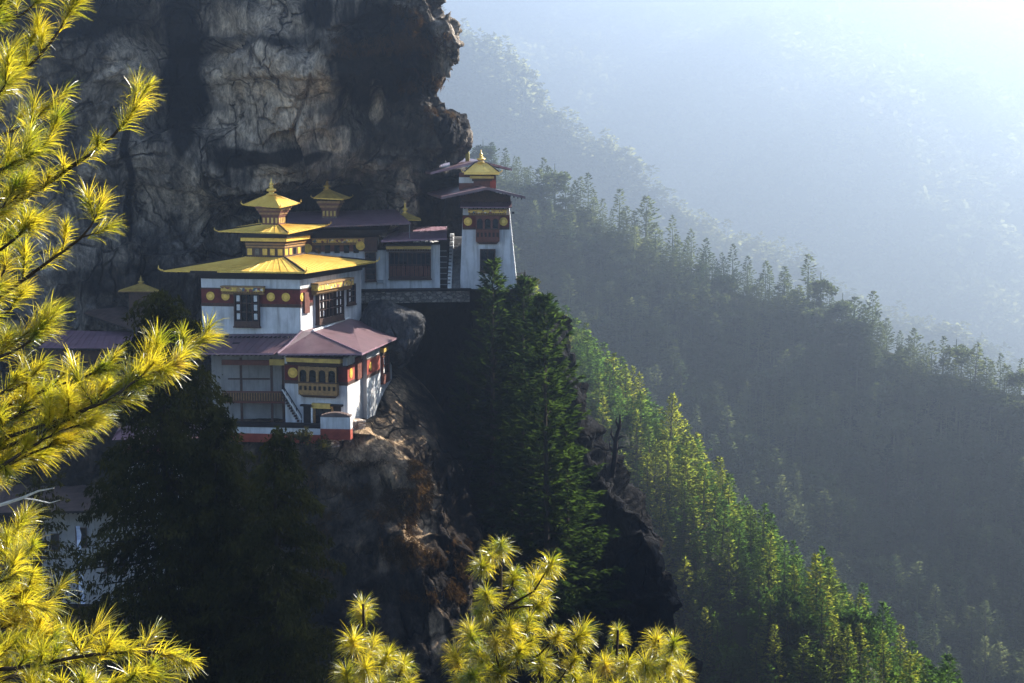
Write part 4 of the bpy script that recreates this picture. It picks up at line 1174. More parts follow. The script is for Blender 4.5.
    horns(r, E_[:2], ap, M['gold'], .5)
    finial(t, ap - Vector((0, 0, .05)), 1.75, 1.15, M['gold'])
    # cylindrical banner on a pole at the ridge
    b0 = P(467.5, 166, 218)
    vb = MB().lathe(b0, [(.05, 0), (.05, .5), (.26, .52), (.30, 1.2), (.30, 1.75), (.24, 1.95), (.08, 2.05), (.03, 2.35)], 12).build('victory_banner', M['green_cloth'], t, smooth=True)
    return t
build_tower()

# terrace wall under the upper halls
def build_terrace():
    a, b = P(356, 292, 209), P(470, 289, 211.2)
    t = thing('terrace_wall', 'long rough stone terrace wall with dark coping under the upper halls', 'retaining wall', (a.x, a.y, a.z))
    w = Wall(a, b); mb = MB(); rng = random.Random(7); z1 = P(400, 291.5, 210).z
    for j in range(3):
        s = 0
        while s < w.L:
            k = rng.uniform(.5, 1.1); zz = z1 - (j + 1) * .5
            w.box(mb, s, min(w.L, s + k) - .04, zz, zz + .47, -1.0, rng.uniform(-.12, .12)); s += k
    mb.build('wall', M['masonry'], t)
    w.box(MB(), -.2, w.L + .2, z1 + .003, z1 + .28, -1.6, .25).build('coping', M['dark'], t)
build_terrace()

# ================================================================== buildings on the left, half hidden by the trees
def build_left_hall():
    A, B, C = P(46, 360, 193), P(128, 360, 192), P(150, 360, 201)
    zb = P(90, 420, 192).z; zt = P(90, 351, 192).z
    t = thing('side_hall', 'half hidden hall with brownish purple roofs left of the temple', 'monastery hall', (A.x, A.y, zb))
    pl = para(A, B, C); prism(MB(), pl, zb, zt).build('wall', M['wood'], t)
    w = Wall(pl[0], pl[1])
    for x in (62, 84, 106):
        a = w.rect(x, 360, x + 10, 378); lattice_window(t, w, a[0], a[1], a[2], a[3], 2, 3, .2, ())
    roof(t, [P(38, 348, 189), P(170, 349, 188), P(176, 333.4, 200), P(58, 330, 203)], [P(60, 330.6, 199), P(160, 333, 197), P(160, 332.6, 197.2), P(60, 330.2, 199.2)], M['purple_dark'], .2, .8, fascia=M['dark'])
    E_ = [P(84, 313, 199), P(150, 336, 193), P(190, 336, 204), P(130, 305, 211)]
    T = [P(92, 309.6, 202), P(160, 327, 198), P(165, 326, 200), P(120, 307, 206)]
    q = [P(100, 320, 202), P(155, 333, 196), P(185, 330, 203), P(130, 310, 208)]
    prism(MB(), q, zt - 2, min(p.z for p in E_) + .6).build('upper_storey', M['wood'], t)
    roof(t, E_, T, M['brown_roof'], .2, .8, 'upper_roof', fascia=M['dark'])
    body = para(P(129, 297, 203), P(149, 297, 203), P(150, 297, 206)); zt2 = P(140, 291.5, 203).z
    prism(MB(), body, zt2 - 4, zt2).build('lantern', M['wood'], t)
    ap = P(141, 284.3, 204.5)
    roof(t, [P(118, 291.2, 202.5), P(161, 291.4, 202.5), P(159, 290, 208), P(120, 290, 208)], [ap + Vector(d) for d in ((-.4, -.2, 0), (.4, -.2, 0), (.4, .2, 0), (-.4, .2, 0))], M['gold_dull'], .12, .7, 'lantern_roof', fascia=M['wood_gold'])
    finial(t, ap, 1.2, .8, M['gold_dull'])
build_left_hall()

def build_white_houses():
    # lower house with dark windows
    A, B, C = P(20, 560, 181), P(136, 556, 180), P(140, 556, 190)
    zb = P(80, 605, 180).z; zt = P(80, 514, 180).z
    t = thing('white_house', 'low white house with small dark windows behind the dark cypress', 'house', (A.x, A.y, zb))
    pl = para(A, B, C); prism(MB(), pl, zb, zt).build('wall', M['white_old_shade'], t)
    w = Wall(pl[0], pl[1])
    for x, y0, y1 in ((80, 528, 546), (105, 554, 572), (119, 556, 572), (52, 534, 550)):
        a = w.rect(x, y0, x + 6.5, y1); lattice_window(t, w, a[0], a[1], a[2], a[3], 1, 2, .15, (), sill=.05)
    roof(t, [P(-10, 513, 177), P(116, 510, 176.5), P(124, 482, 194), P(4, 478, 196)], [P(0, 492, 187), P(112, 492, 186), P(112, 491.7, 186.2), P(0, 491.7, 187.2)], M['brown_roof'], .25, .8, fascia=M['dark'])
    A, B, C = P(127, 520, 184), P(188, 520, 183), P(190, 520, 191)
    zb = P(160, 590, 183).z; zt = P(160, 440, 183).z
    t = thing('white_tower_house', 'tall white house with an orange window behind the dark cypress', 'house', (A.x, A.y, zb))
    pl = para(A, B, C); prism(MB(), pl, zb, zt).build('wall', M['white'], t)
    w = Wall(pl[0], pl[1])
    a = w.rect(135, 510, 143, 525); lattice_window(t, w, a[0], a[1], a[2], a[3], 2, 2, .2, (0, 1), frame='wood_red')
    for x, y0, y1 in ((152, 470, 490), (168, 470, 490), (160, 520, 540)):
        a = w.rect(x, y0, x + 8, y1); lattice_window(t, w, a[0], a[1], a[2], a[3], 2, 3, .2, ())
    _, _, z0, z1 = w.rect(130, 447, 186, 460); frieze(t, w, 0, w.L, z0, z1, [w.L * .2, w.L * .8], .5)
    roof(t, [P(112, 440, 179), P(198, 438, 178), P(204, 424, 194), P(120, 425, 195)], [P(125, 428, 188), P(190, 427, 187), P(190, 426.8, 187.2), P(125, 427.8, 188.2)], M['purple_dark'], .25, .8, fascia=M['dark'])
build_white_houses()

def build_flag():
    b = P(79.5, 608, 172); b.z -= 4
    t = thing('prayer_flag', 'tall vertical white prayer flag on a pole before the white house', 'flag', b)
    top = P(75.5, 526, 172)
    MB().tube([b, top], .07, 6).build('pole', M['wood'], t)
    mb = MB(); n = 26; bb = P(79.2, 604, 172)
    L_, R_ = [], []
    for i in range(n + 1):
        f = i / n; c = bb.lerp(top, f); wv = .06 * math.sin(i * .9)
        L_.append(c + Vector((.03, wv, 0))); R_.append(c + Vector((.62 - .12 * f + .05 * math.sin(i * 1.7), wv + .10 * math.sin(i * .6), .04 * math.sin(i * 2.2))))
    for i in range(n): mb.poly([L_[i], R_[i], R_[i + 1], L_[i + 1]])
    mb.build('cloth', M['flag'], t)
build_flag()

# ================================================================== boulder beside the roof
def build_boulder():
    c = P(392, 334, 206.5)
    n, m = 110, 170
    V = []
    e = .72
    def sp(x, k): return math.copysign(abs(x) ** k, x)
    ax = Vector((.97, .25, .0)); ay = Vector((-.2, .95, -.2)); az = Vector((.12, .22, .97))
    for i in range(n + 1):
        ph = -math.pi / 2 + math.pi * i / n
        for j in range(m):
            th = 2 * math.pi * j / m
            x = sp(math.cos(ph), e) * sp(math.cos(th), e) * 4.3; y = sp(math.cos(ph), e) * sp(math.sin(th), e) * 4.6; z = sp(math.sin(ph), e) * 3.6
            z += -.32 * x; x *= 1 + .07 * z * (1 if x > 0 else -.5)
            p = Vector((x, y, z)); q = p + Vector((17, 3, 50))
            k = 1 + .17 * noise.fractal(q * .2, .9, 2, 4) + .05 * noise.fractal(q * .9, .8, 2, 4)
            V.append(ax * p.x * k + ay * p.y * k + az * p.z * k)
    idx = np.arange((n + 1) * m).reshape(n + 1, m); nx = np.roll(idx, -1, 1)
    F = np.stack([idx[:-1], nx[:-1], nx[1:], idx[1:]], -1).reshape(-1, 4)
    o = link_mesh('boulder', np_mesh('boulder', np.array([tuple(v) for v in V]), F, M['boulder'], True), None, c)
    tag(o, 'big rounded grey boulder wedged beside the mauve roof', 'boulder')
build_boulder()
# ------------------------------------------------------------------ trees
def unit(a): return a / (np.linalg.norm(a, axis=-1, keepdims=True) + 1e-9)
def leaf_cards(base, d, L, W, rng, droop=0.0):
    """kite-shaped sprays; base (n,3), d unit (n,3)"""
    n = len(base); L = np.broadcast_to(L, (n,))[:, None]; W = np.broadcast_to(W, (n,))[:, None]
    r = unit(np.cross(d, unit(rng.normal(size=(n, 3)))))
    mid = base + d * L * .45; tip = base + d * L; tip[:, 2] -= (droop * L)[:, 0]
    V = np.stack([base, mid + r * W * .5, tip, mid - r * W * .5], 1).reshape(-1, 3)
    return V, np.arange(n * 4).reshape(n, 4)

def conifer(seed, H, Rm, nb, per, leafL, leafW, bare=.12, lift=.35, droop=.25, fall=.85, irregular=.25, flat=.6, top_bulge=0.0, core=0):
    rng = np.random.default_rng(seed)
    B, D = [], []; limbs = []
    for i in range(nb):
        t = bare + (1 - bare) * ((i + rng.random()) / nb)
        az = i * 2.39996 + rng.normal() * .35
        prof = (1 - t) ** fall if not top_bulge else min(1.0, (1 - t) * 3.2) * (.45 + .55 * (1 - t)) ** top_bulge
        Lb = Rm * prof * (1 - irregular + 2 * irregular * rng.random()) + .03 * H * (1 - t) + .15
        el = lift * (t ** 1.5) * 2 - droop * (1 - t) + rng.normal() * .08
        u = np.array([math.cos(az), math.sin(az), 0])
        k = max(3, int(per * (.3 + Lb / Rm)))
        s = (.12 + .88 * rng.random(k) ** .8)
        z0 = H * t
        zz = z0 + Lb * (s * math.tan(el) + .22 * s * s)
        pos = u[None] * (Lb * s)[:, None]; pos[:, 2] = zz
        side = np.array([-u[1], u[0], 0])
        sgn = rng.choice([-1, 1], k)[:, None]; sp = rng.uniform(.25, 1.1, k)[:, None]
        d = unit(u[None] + side[None] * sgn * sp + np.stack([rng.normal(size=k) * .2, rng.normal(size=k) * .2, rng.normal(size=k) * .22 + .12 + el * .5], 1))
        w = (1 - s)[:, None] * Lb * .22
        pos = pos + side[None] * sgn * w * rng.random((k, 1)) + np.stack([np.zeros(k), np.zeros(k), rng.normal(size=k) * .05 * Lb * (1 - flat)], 1)
        B.append(pos); D.append(d)
        limbs.append((np.array([0, 0, z0]), u * Lb * .85 + np.array([0, 0, z0 + Lb * .85 * (math.tan(el) + .18)]), Lb))
    # leader
    k = max(4, per); B.append(np.stack([rng.normal(size=k) * .03 * Rm, rng.normal(size=k) * .03 * Rm, H * (.93 + .07 * rng.random(k))], 1))
    D.append(unit(np.stack([rng.normal(size=k) * .5, rng.normal(size=k) * .5, np.ones(k)], 1)))
    B = np.concatenate(B); D = np.concatenate(D)
    n = len(B)
    V, F = leaf_cards(B, D, leafL * rng.uniform(.6, 1.3, n), leafW * rng.uniform(.6, 1.3, n), rng, .08)
    return V, F, limbs

def broadleaf(seed, H, Rm, nclump, per, leaf):
    rng = np.random.default_rng(seed); B = []; limbs = []
    for i in range(nclump):
        a = rng.random() * 6.283; r = Rm * .75 * rng.random() ** .5; z = H * (.40 + .5 * rng.random() * (1 - .4 * (r / Rm)))
        c = np.array([r * math.cos(a), r * math.sin(a), z]); cr = Rm * rng.uniform(.28, .5)
        v = unit(rng.normal(size=(per, 3))) * cr * (.55 + .45 * rng.random((per, 1))); v[:, 2] *= .7
        B.append(c + v); limbs.append((np.array([0, 0, H * .3]), c, cr))
    B = np.concatenate(B); n = len(B)
    D = unit(rng.normal(size=(n, 3)) + np.array([0, 0, .3]))
    V, F = leaf_cards(B, D, leaf * rng.uniform(.6, 1.3, n), leaf * .7 * rng.uniform(.6, 1.3, n), rng)
    return V, F, limbs

def trunk_mesh(name, H, r, limbs, mat, lim_r=.05, every=2, sway=.0, seed=0, below=1.5):
    rng = random.Random(seed); mb = MB()
    pts = [(sway * math.sin(3 * f + seed), sway * math.cos(2.3 * f + seed) - sway, f * H - below * (f == 0)) for f in (0, .15, .35, .55, .75, .9, 1.0)]
    mb.tube(pts, [r * 1.25, r, r * .82, r * .62, r * .38, r * .18, r * .05], 7)
    for k, (a, b, Lb) in enumerate(limbs):
        if k % every: continue
        m = (Vector(a) + Vector(b)) / 2 - Vector((0, 0, Lb * .06))
        mb.tube([a, m, b], [lim_r * Lb * .35, lim_r * Lb * .22, lim_r * Lb * .06], 4, False)
    me = bpy.data.meshes.new(name); me.from_pydata(mb.v, [], mb.f); me.materials.append(mat); me.update()
    return me

def crown_normals(V, H, seed, up=.55, jit=.35):
    """foliage shades as a crown does: leaves face out from the stem and up"""
    rng = np.random.default_rng(seed)
    n = np.stack([V[:, 0], V[:, 1], np.zeros(len(V))], 1); r = np.linalg.norm(n, axis=1, keepdims=True)
    n = n / (r + .4) + np.array([0, 0, up]) + np.repeat(rng.normal(size=(len(V) // 4 + 1, 3)) * jit, 4, 0)[:len(V)]
    return unit(n)

# ---- kinds of forest tree, built once at unit variety and copied
KINDS = []
def kind(crown_V, crown_F, limbs, H, r, nm): KINDS.append(dict(V=crown_V, F=crown_F, H=H, nm=nm, limbs=limbs, r=r))
for s in range(4):
    V, F, l = conifer(100 + s, 20, 4.2, 78, 13, 1.15, .42, .10, .3, .30, .85, .28); kind(V, F, l, 20, .32, 'fir')
for s in range(2):
    V, F, l = conifer(200 + s, 20, 4.6, 60, 16, 1.2, .46, .32, .45, .05, .8, .38, .5, 1.1); kind(V, F, l, 20, .36, 'pine')
for s in range(2):
    V, F, l = broadleaf(300 + s, 15, 5.2, 26, 40, 1.0); kind(V, F, l, 15, .35, 'round')
def lod(seed, nm):
    if nm == 'fir': V, F = conifer(seed, 20, 3.7, 66, 10, 1.05, .46, .08, .3, .30, .85, .28)[:2]
    elif nm == 'pine': V, F = conifer(seed, 20, 4.0, 50, 14, 1.1, .5, .25, .45, .05, .8, .38, .5, 1.1)[:2]
    else: V, F = broadleaf(seed, 15, 4.6, 22, 30, 1.2)[:2]
    # a plain four-sided stem so that no crown floats
    w = .3; S = np.array([[-w, -w, -2], [w, -w, -2], [w, w, -2], [-w, w, -2], [-.06, -.06, 16], [.06, -.06, 16], [.06, .06, 16], [-.06, .06, 16]], float)
    Fs = np.array([[0, 1, 5, 4], [1, 2, 6, 5], [2, 3, 7, 6], [3, 0, 4, 7]]) + len(V)
    return np.concatenate([V, S]), np.concatenate([F, Fs])
LOD = {nm: [lod(500 + k, nm) for k in range(3)] for nm in ('fir', 'pine', 'round')}
FARLOD = [conifer(700 + k, 20, 4.8, 24, 5, 3.0, 1.6, .03, .3, .3, .85, .28)[:2] for k in range(2)] + [broadleaf(710 + k, 16, 5.8, 10, 11, 3.4)[:2] for k in range(2)]

def sample_slope(A, n, seed, spacing, ymax=735, ymin=-60, ok=None):
    """points on a slope patch inside (or just outside) the frame, kept apart by spacing"""
    rng = np.random.default_rng(seed)
    r, c = A.shape[:2]
    u = rng.random(n) * (r - 1.001); v = rng.random(n) * (c - 1.001)
    i = u.astype(int); j = v.astype(int); fu = (u - i)[:, None]; fv = (v - j)[:, None]
    p = (A[i, j] * (1 - fu) + A[i + 1, j] * fu) * (1 - fv) + (A[i, j + 1] * (1 - fu) + A[i + 1, j + 1] * fu) * fv
    px, py, f = proj(p)
    keep = (px > -40) & (px < 1070) & (py < ymax) & (py > ymin)
    if ok is not None: keep &= ok(px, py, u / (r - 1))
    p = p[keep]; grid = {}; out = []
    for q in p:
        k = (int(q[0] // spacing), int(q[1] // spacing), int(q[2] // spacing)); bad = False
        for a in (-1, 0, 1):
            for b in (-1, 0, 1):
                for e in (-1, 0, 1):
                    for w in grid.get((k[0] + a, k[1] + b, k[2] + e), ()):
                        if (w[0] - q[0]) ** 2 + (w[1] - q[1]) ** 2 + (w[2] - q[2]) ** 2 < spacing ** 2: bad = True; break
                    if bad: break
                if bad: break
            if bad: break
        if bad: continue
        grid.setdefault(k, []).append(q); out.append(q)
    return np.array(out)

spur_pts = sample_slope(SPUR, 60000, 1, 4.9 * SPUR_S, 760, 200, lambda x, y, u: (x > 480))
ridge_pts = sample_slope(RIDGE, 120000, 2, 3.6, 740, 100, lambda x, y, u: (x > 470) & (u > .26))
rg = random.Random(11)
trees = []
for p in spur_pts:
    k = rg.choice([0, 1, 2, 3, 0, 1, 2, 3, 0, 1, 4, 5, 6]); h = .9 * SPUR_S * rg.choice([rg.uniform(9, 16), rg.uniform(15, 25), rg.uniform(15, 27)]) * (.75 if k >= 6 else 1)
    trees.append(dict(p=p, k=k, h=h, where='spur'))
for p in ridge_pts:
    px, py, f = proj(p[None]); crest = False
    k = rg.choice([0, 1, 2, 3, 0, 1, 2, 3, 4, 5, 6, 7, 6, 7]); h = .46 * rg.choice([rg.uniform(18, 30), rg.uniform(26, 46)]) * (.75 if k >= 6 else 1)
    trees.append(dict(p=p, k=k, h=h, where='ridge'))
for t in trees:
    px, py, f = proj(np.array(t['p'])[None]); t['px'], t['py'], t['f'] = px[0], py[0], f[0]; t['size'] = t['h'] / f[0] * F_PX
    t['see'] = (t['px'] > 0) and (t['px'] < 1024) and (t['py'] - t['size'] * .6 < 683) and t['py'] > 0
cand = sorted([t for t in trees if t['see']], key=lambda t: -t['size'])
single = cand[:285]; sid = set(id(t) for t in single)
print('forest', len(spur_pts), len(ridge_pts), 'single', sum(t['where'] == 'spur' for t in single))
for K in KINDS:
    K['crown'] = {w: np_mesh('crown', K['V'], K['F'], M['spur_leaf' if w == 'spur' else 'ridge_leaf'], nrm=crown_normals(K['V'], K['H'], 3)) for w in ('spur', 'ridge')}
    K['trunk'] = trunk_mesh('trunk', K['H'], K['r'], K['limbs'], M['bark_far'], .05, 4)
LABELS = {
    ('spur', 'fir'): ('yellow green conifer with layered boughs on the lit spur', 'conifers on the sunlit spur'),
    ('spur', 'pine'): ('loose crowned pine with bare lower trunk on the lit spur', 'loose crowned pines on the sunlit spur'),
    ('spur', 'round'): ('rounded leafy tree among conifers on the lit spur', 'rounded trees on the sunlit spur'),
    ('ridge', 'fir'): ('hazy blue conical conifer on the shaded ridge', 'conical conifers on the shaded ridge'),
    ('ridge', 'pine'): ('hazy flat topped pine on the shaded ridge', 'flat topped pines on the shaded ridge'),
    ('ridge', 'round'): ('hazy rounded leafy tree on the shaded ridge', 'rounded trees on the shaded ridge')}
NM = {'fir': ('fir_tree', 'conifer'), 'pine': ('pine_tree', 'pine tree'), 'round': ('leafy_tree', 'tree')}
for t in single:
    K = KINDS[t['k']]; lb, gr = LABELS[(t['where'], K['nm'])]; nm, ct = NM[K['nm']]
    o = thing(nm, lb, ct, t['p'], gr)
    s = t['h'] / K['H']; wd = rg.uniform(.75, 1.1); o.scale = (s * wd * rg.uniform(.9, 1.1), s * wd * rg.uniform(.9, 1.1), s); o.rotation_euler = (rg.uniform(-.05, .05), rg.uniform(-.05, .05), rg.random() * 6.28)
    link_mesh('crown', K['crown'][t['where']], o); link_mesh('trunk', K['trunk'], o)

def merged(name, pts, hs, kinds, bank, mat, seed, extra_trunk=False):
    rng = np.random.default_rng(seed); Vs, Fs, Ns = [], [], []; off = 0
    for p, h, k in zip(pts, hs, kinds):
        V, F = bank[k][rng.integers(len(bank[k]))]
        a = rng.random() * 6.283; c, s = math.cos(a), math.sin(a); sc = h / 20.0; w = sc * rng.uniform(.95, 1.5)
        X = np.stack([(V[:, 0] * c - V[:, 1] * s) * w + p[0], (V[:, 0] * s + V[:, 1] * c) * w + p[1], V[:, 2] * sc + p[2]], 1)
        Nn = crown_normals(V, 20, int(rng.integers(1000))); Ns.append(np.stack([Nn[:, 0] * c - Nn[:, 1] * s, Nn[:, 0] * s + Nn[:, 1] * c, Nn[:, 2]], 1))
        Vs.append(X); Fs.append(F + off); off += len(X)
    o = link_mesh(name, np_mesh(name, np.concatenate(Vs), np.concatenate(Fs), mat, nrm=np.concatenate(Ns))); return tag(o, kind='stuff')
rest = [t for t in trees if id(t) not in sid]
for w, m, nm in (('spur', 'spur_leaf', 'spur_woods'), ('ridge', 'ridge_leaf', 'ridge_woods')):
    rr = [t for t in rest if t['where'] == w]
    if rr: merged(nm, [t['p'] for t in rr], [t['h'] * (1.33 if t['k'] >= 6 else 1) for t in rr], [KINDS[t['k']]['nm'] for t in rr], LOD, M[m], 5)
bank = {'a': FARLOD[:2], 'b': FARLOD[2:]}
pts = sample_slope(FAR1, 60000, 3, 6.8 * FAR1_S / 1.3, 500, -40, lambda x, y, u: (x > 400) & (u > .3) & (u < .9))
r_ = np.random.default_rng(8)
merged('far_ridge_woods', pts, r_.uniform(17, 30, len(pts)) * FAR1_S / 1.3, r_.choice(['a', 'a', 'b'], len(pts)), bank, M['far_leaf'], 6)
print('far1', len(pts))
pts = sample_slope(FAR2, 90000, 4, 15.0 * FAR2_S, 440, -60, lambda x, y, u: (x > 400))
merged('mountain_woods', pts, r_.uniform(16, 48, len(pts)) * FAR2_S, r_.choice(['a', 'b', 'b'], len(pts)), bank, M['far_leaf'], 7)
print('far2', len(pts))

# ---- the tall dark pines against the lower cliff
def big_pine(seed, tip, base, Rm, label, nb=210, per=34, mat='dark_pine', **kw):
    T, Bp = P(*tip), P(*base)
    H = T.z - Bp.z
    t = thing('pine_tree', label, 'pine tree', (Bp.x, Bp.y, Bp.z), 'tall dark pines against the cliff')
    V, F, l = conifer(seed, H, Rm, nb, per, 1.0, .24, kw.get('bare', .04), .42, .18, kw.get('fall', .75), .34, .55)
    lean = np.array([(T.x - Bp.x) / H, (T.y - Bp.y) / H])
    V = V.copy(); V[:, 0] += V[:, 2] * lean[0]; V[:, 1] += V[:, 2] * lean[1]
    link_mesh('crown', np_mesh('crown', V, F, M[mat]), t)
    me = trunk_mesh('trunk', H, .48, l, M['bark'], .045, 2, 0, seed, 3)
    for v in me.vertices: v.co.x += v.co.z * lean[0]; v.co.y += v.co.z * lean[1]
    link_mesh('trunk', me, t)
    return t
big_pine(1, (544, 298, 200), (548, 640, 199), 8.0, 'tall dark pine with light edged boughs, nearest the open valley', 210, 80)
big_pine(2, (524, 279, 206), (520, 560, 205), 6.6, 'dark pine whose thin top rises between its two tall neighbours', 170, 56)
big_pine(3, (493, 262, 206.5), (492, 600, 205), 6.6, 'dark pine reaching up in front of the white tower wall', 190, 60)
big_pine(4, (566, 420, 201), (568, 640, 201), 4.2, 'shorter dark pine tucked against the right rock spur', 110, 40)
big_pine(5, (468, 352, 208), (470, 600, 207), 4.6, 'dim sparse pine in the shadow of the gully', 140, 40)

# ---- dead snag on the outcrop
def snag():
    b = P(613, 472, 199); t = thing('dead_tree', 'bare black dead tree on the edge of the rock outcrop', 'dead tree', (b.x, b.y, b.z - 1))
    mb = MB(); q = lambda x, y: P(x + 12, y - 13, 199)
    mb.tube([q(600, 490), q(603, 470), q(604, 452), q(608, 438), q(608, 427)], [.42, .36, .30, .2, .08], 7); trunk = mb.build('trunk', M['deadwood'], t)
    for pts in ([(603, 468), (598, 460), (597, 452)], [(604, 462), (610, 460), (615, 461)], [(605, 452), (610, 449), (614, 450)], [(603, 474), (609, 477), (613, 476)], [(604, 456), (599, 447), (600, 441)], [(601, 484), (608, 483), (612, 484)], [(607, 441), (604, 434), (605, 430)]):
        MB().tube([q(*p) for p in pts], [.2, .13, .03], 5).build('branch', M['deadwood'], t)
snag()

# ---- the two dark cypresses in front of the lower buildings
def cypress(seed, tip, base, Rm, nb, hang, label, fall, bare, r0, keep_low=1.0):
    T, Bp = P(*tip), P(*base); H = T.z - Bp.z; rng = np.random.default_rng(seed)
    t = thing('cypress_tree', label, 'cypress', (Bp.x, Bp.y, Bp.z), 'dark cypresses before the lower buildings')
    B, D, L, limbs = [], [], [], []
    for i in range(nb):
        f = bare + (1 - bare) * ((i + rng.random()) / nb); az = i * 2.39996 + rng.normal() * .4
        prof = min(1.0, (1 - f) ** fall * 1.15) * (.72 + .28 * min(1, f * 3))
        Lb = Rm * prof * rng.uniform(.55, 1.12) + .3; u = np.array([math.cos(az), math.sin(az), 0]); side = np.array([-u[1], u[0], 0])
        rise = rng.uniform(.05, .45); z0 = H * f
        k = max(14, int(1.9 * hang * (Lb / Rm) ** 1.2)); s = .10 + .90 * rng.random(k) ** .75
        clump = np.floor(s * 7) / 7 + .07
        sc = s * .55 + clump * .45
        pos = u[None] * (Lb * sc)[:, None] + side[None] * (rng.normal(size=(k, 1)) * .11 * Lb)
        pos[:, 2] = z0 + Lb * (rise * sc - .42 * sc ** 2.2) + rng.normal(size=k) * .16
        dr = unit(np.stack([u[0] * .35 + rng.normal(size=k) * .45, u[1] * .35 + rng.normal(size=k) * .45, -.75 + rng.normal(size=k) * .55], 1))
        B.append(pos); D.append(dr); L.append(rng.uniform(.16, .52, k))
        limbs.append((np.array([0, 0, z0]), u * Lb * .8 + np.array([0, 0, z0 + Lb * (rise * .8 - .25)]), Lb))
    k = 120; B.append(np.stack([rng.normal(size=k) * .25, rng.normal(size=k) * .25, H * (.95 + .05 * rng.random(k))], 1)); D.append(unit(np.stack([rng.normal(size=k) * .5, rng.normal(size=k) * .5, .6 + rng.random(k)], 1))); L.append(rng.uniform(.25, .6, k))
    B = np.concatenate(B); D = np.concatenate(D); L = np.concatenate(L)
    V, F = leaf_cards(B, D, L, L * .34, rng, .1)
    link_mesh('crown', np_mesh('crown', V, F, M['cypress']), t)
    link_mesh('trunk', trunk_mesh('trunk', H, r0, limbs, M['bark'], .05, 1, .25, seed, 3), t)
    return t
cypress(1, (166, 288, 112), (174, 760, 108), 7.4, 280, 230, 'tall dark weeping cypress with its top beside the gilded roof', .42, .03, .50)
cypress(2, (283, 420, 106), (285, 790, 102), 5.6, 170, 210, 'shorter dark cypress in front of the brown rock slope', .55, .03, .32)
cypress(3, (222, 400, 110), (226, 780, 106), 5.4, 190, 200, 'dark cypress crowded against the tall weeping one', .5, .03, .3)
cypress(4, (52, 425, 122), (50, 800, 118), 5.0, 110, 80, 'sparse dark cypress behind the golden pine boughs', .55, .05, .3)

# ---- shrubs on the ledges and dry grass on the rock
def shrub(px, py, Y, h, label, seed, mat='shrub'):
    b = P(px, py, Y); t = thing('shrub', label, 'shrub', b)
    V, F, l = broadleaf(seed, h, h * .55, 12, 46, h * .12)
    V = V - np.array([0, 0, h * .2]); link_mesh('foliage', np_mesh('foliage', V, F, M[mat]), t)
    link_mesh('stem', trunk_mesh('stem', h * .6, h * .03, l, M['bark'], .04, 2, 0, seed, .5), t)
shrub(300, 447, 183.5, 3.0, 'low grey green bush under the red parapet band, leftmost', 21, 'cypress')
shrub(322, 452, 183.3, 2.4, 'small dull bush under the corner of the white parapet', 22, 'cypress')
shrub(529, 292, 212.5, 2.6, 'green shrub at the foot of the white tower', 23)
shrub(520, 288, 213, 2.0, 'russet shrub on the rock lip beside the tower', 24, 'dry_grass')
shrub(566, 612, 196, 3.6, 'dark shrub at the foot of the tall pines', 25, 'dark_pine')

def grass_on(name, A, rects, n, seed, size, mat):
    rng = np.random.default_rng(seed); r, c = A.shape[:2]; flat = A.reshape(-1, 3); px, py, f = proj(flat); nr = normals(A).reshape(-1, 3)
    idx = []
    for (x0, y0, x1, y1, dens) in rects:
        ok = np.where((px > x0) & (px < x1) & (py > y0) & (py < y1))[0]
        if len(ok) == 0: continue
        # patchy: only where a noise field allows
        ok = np.array([i for i in ok if noise.noise(Vector(flat[i]) * .35) > -.02])
        if len(ok): idx.append(rng.choice(ok, int(n * dens)))
    idx = np.concatenate(idx); k = 9; base = np.repeat(flat[idx], k, 0) + rng.normal(size=(len(idx) * k, 3)) * .16
    nn = np.repeat(nr[idx], k, 0); nn *= np.where(nn[:, 1:2] > 0, -1, 1)
    d = unit(nn * .7 + np.array([0, 0, -.15]) + rng.normal(size=nn.shape) * .5)
    L = size * rng.uniform(.5, 1.2, len(base)); V, F = leaf_cards(base, d, L, L * .16, rng, .45)
    tag(link_mesh(name, np_mesh(name, V, F, M[mat])), kind='stuff')
grass_on('dry_grass', UPPER, [(390, 5, 450, 50, 1.0), (400, 50, 445, 90, .5), (425, 108, 455, 130, .25), (330, 36, 390, 52, .35)], 900, 31, .6, 'dry_grass')
grass_on('ledge_grass', BUTT, [(330, 462, 420, 520, .8), (380, 470, 430, 560, .6), (400, 540, 470, 600, .5), (230, 450, 330, 600, .6)], 1300, 32, .7, 'dry_grass')
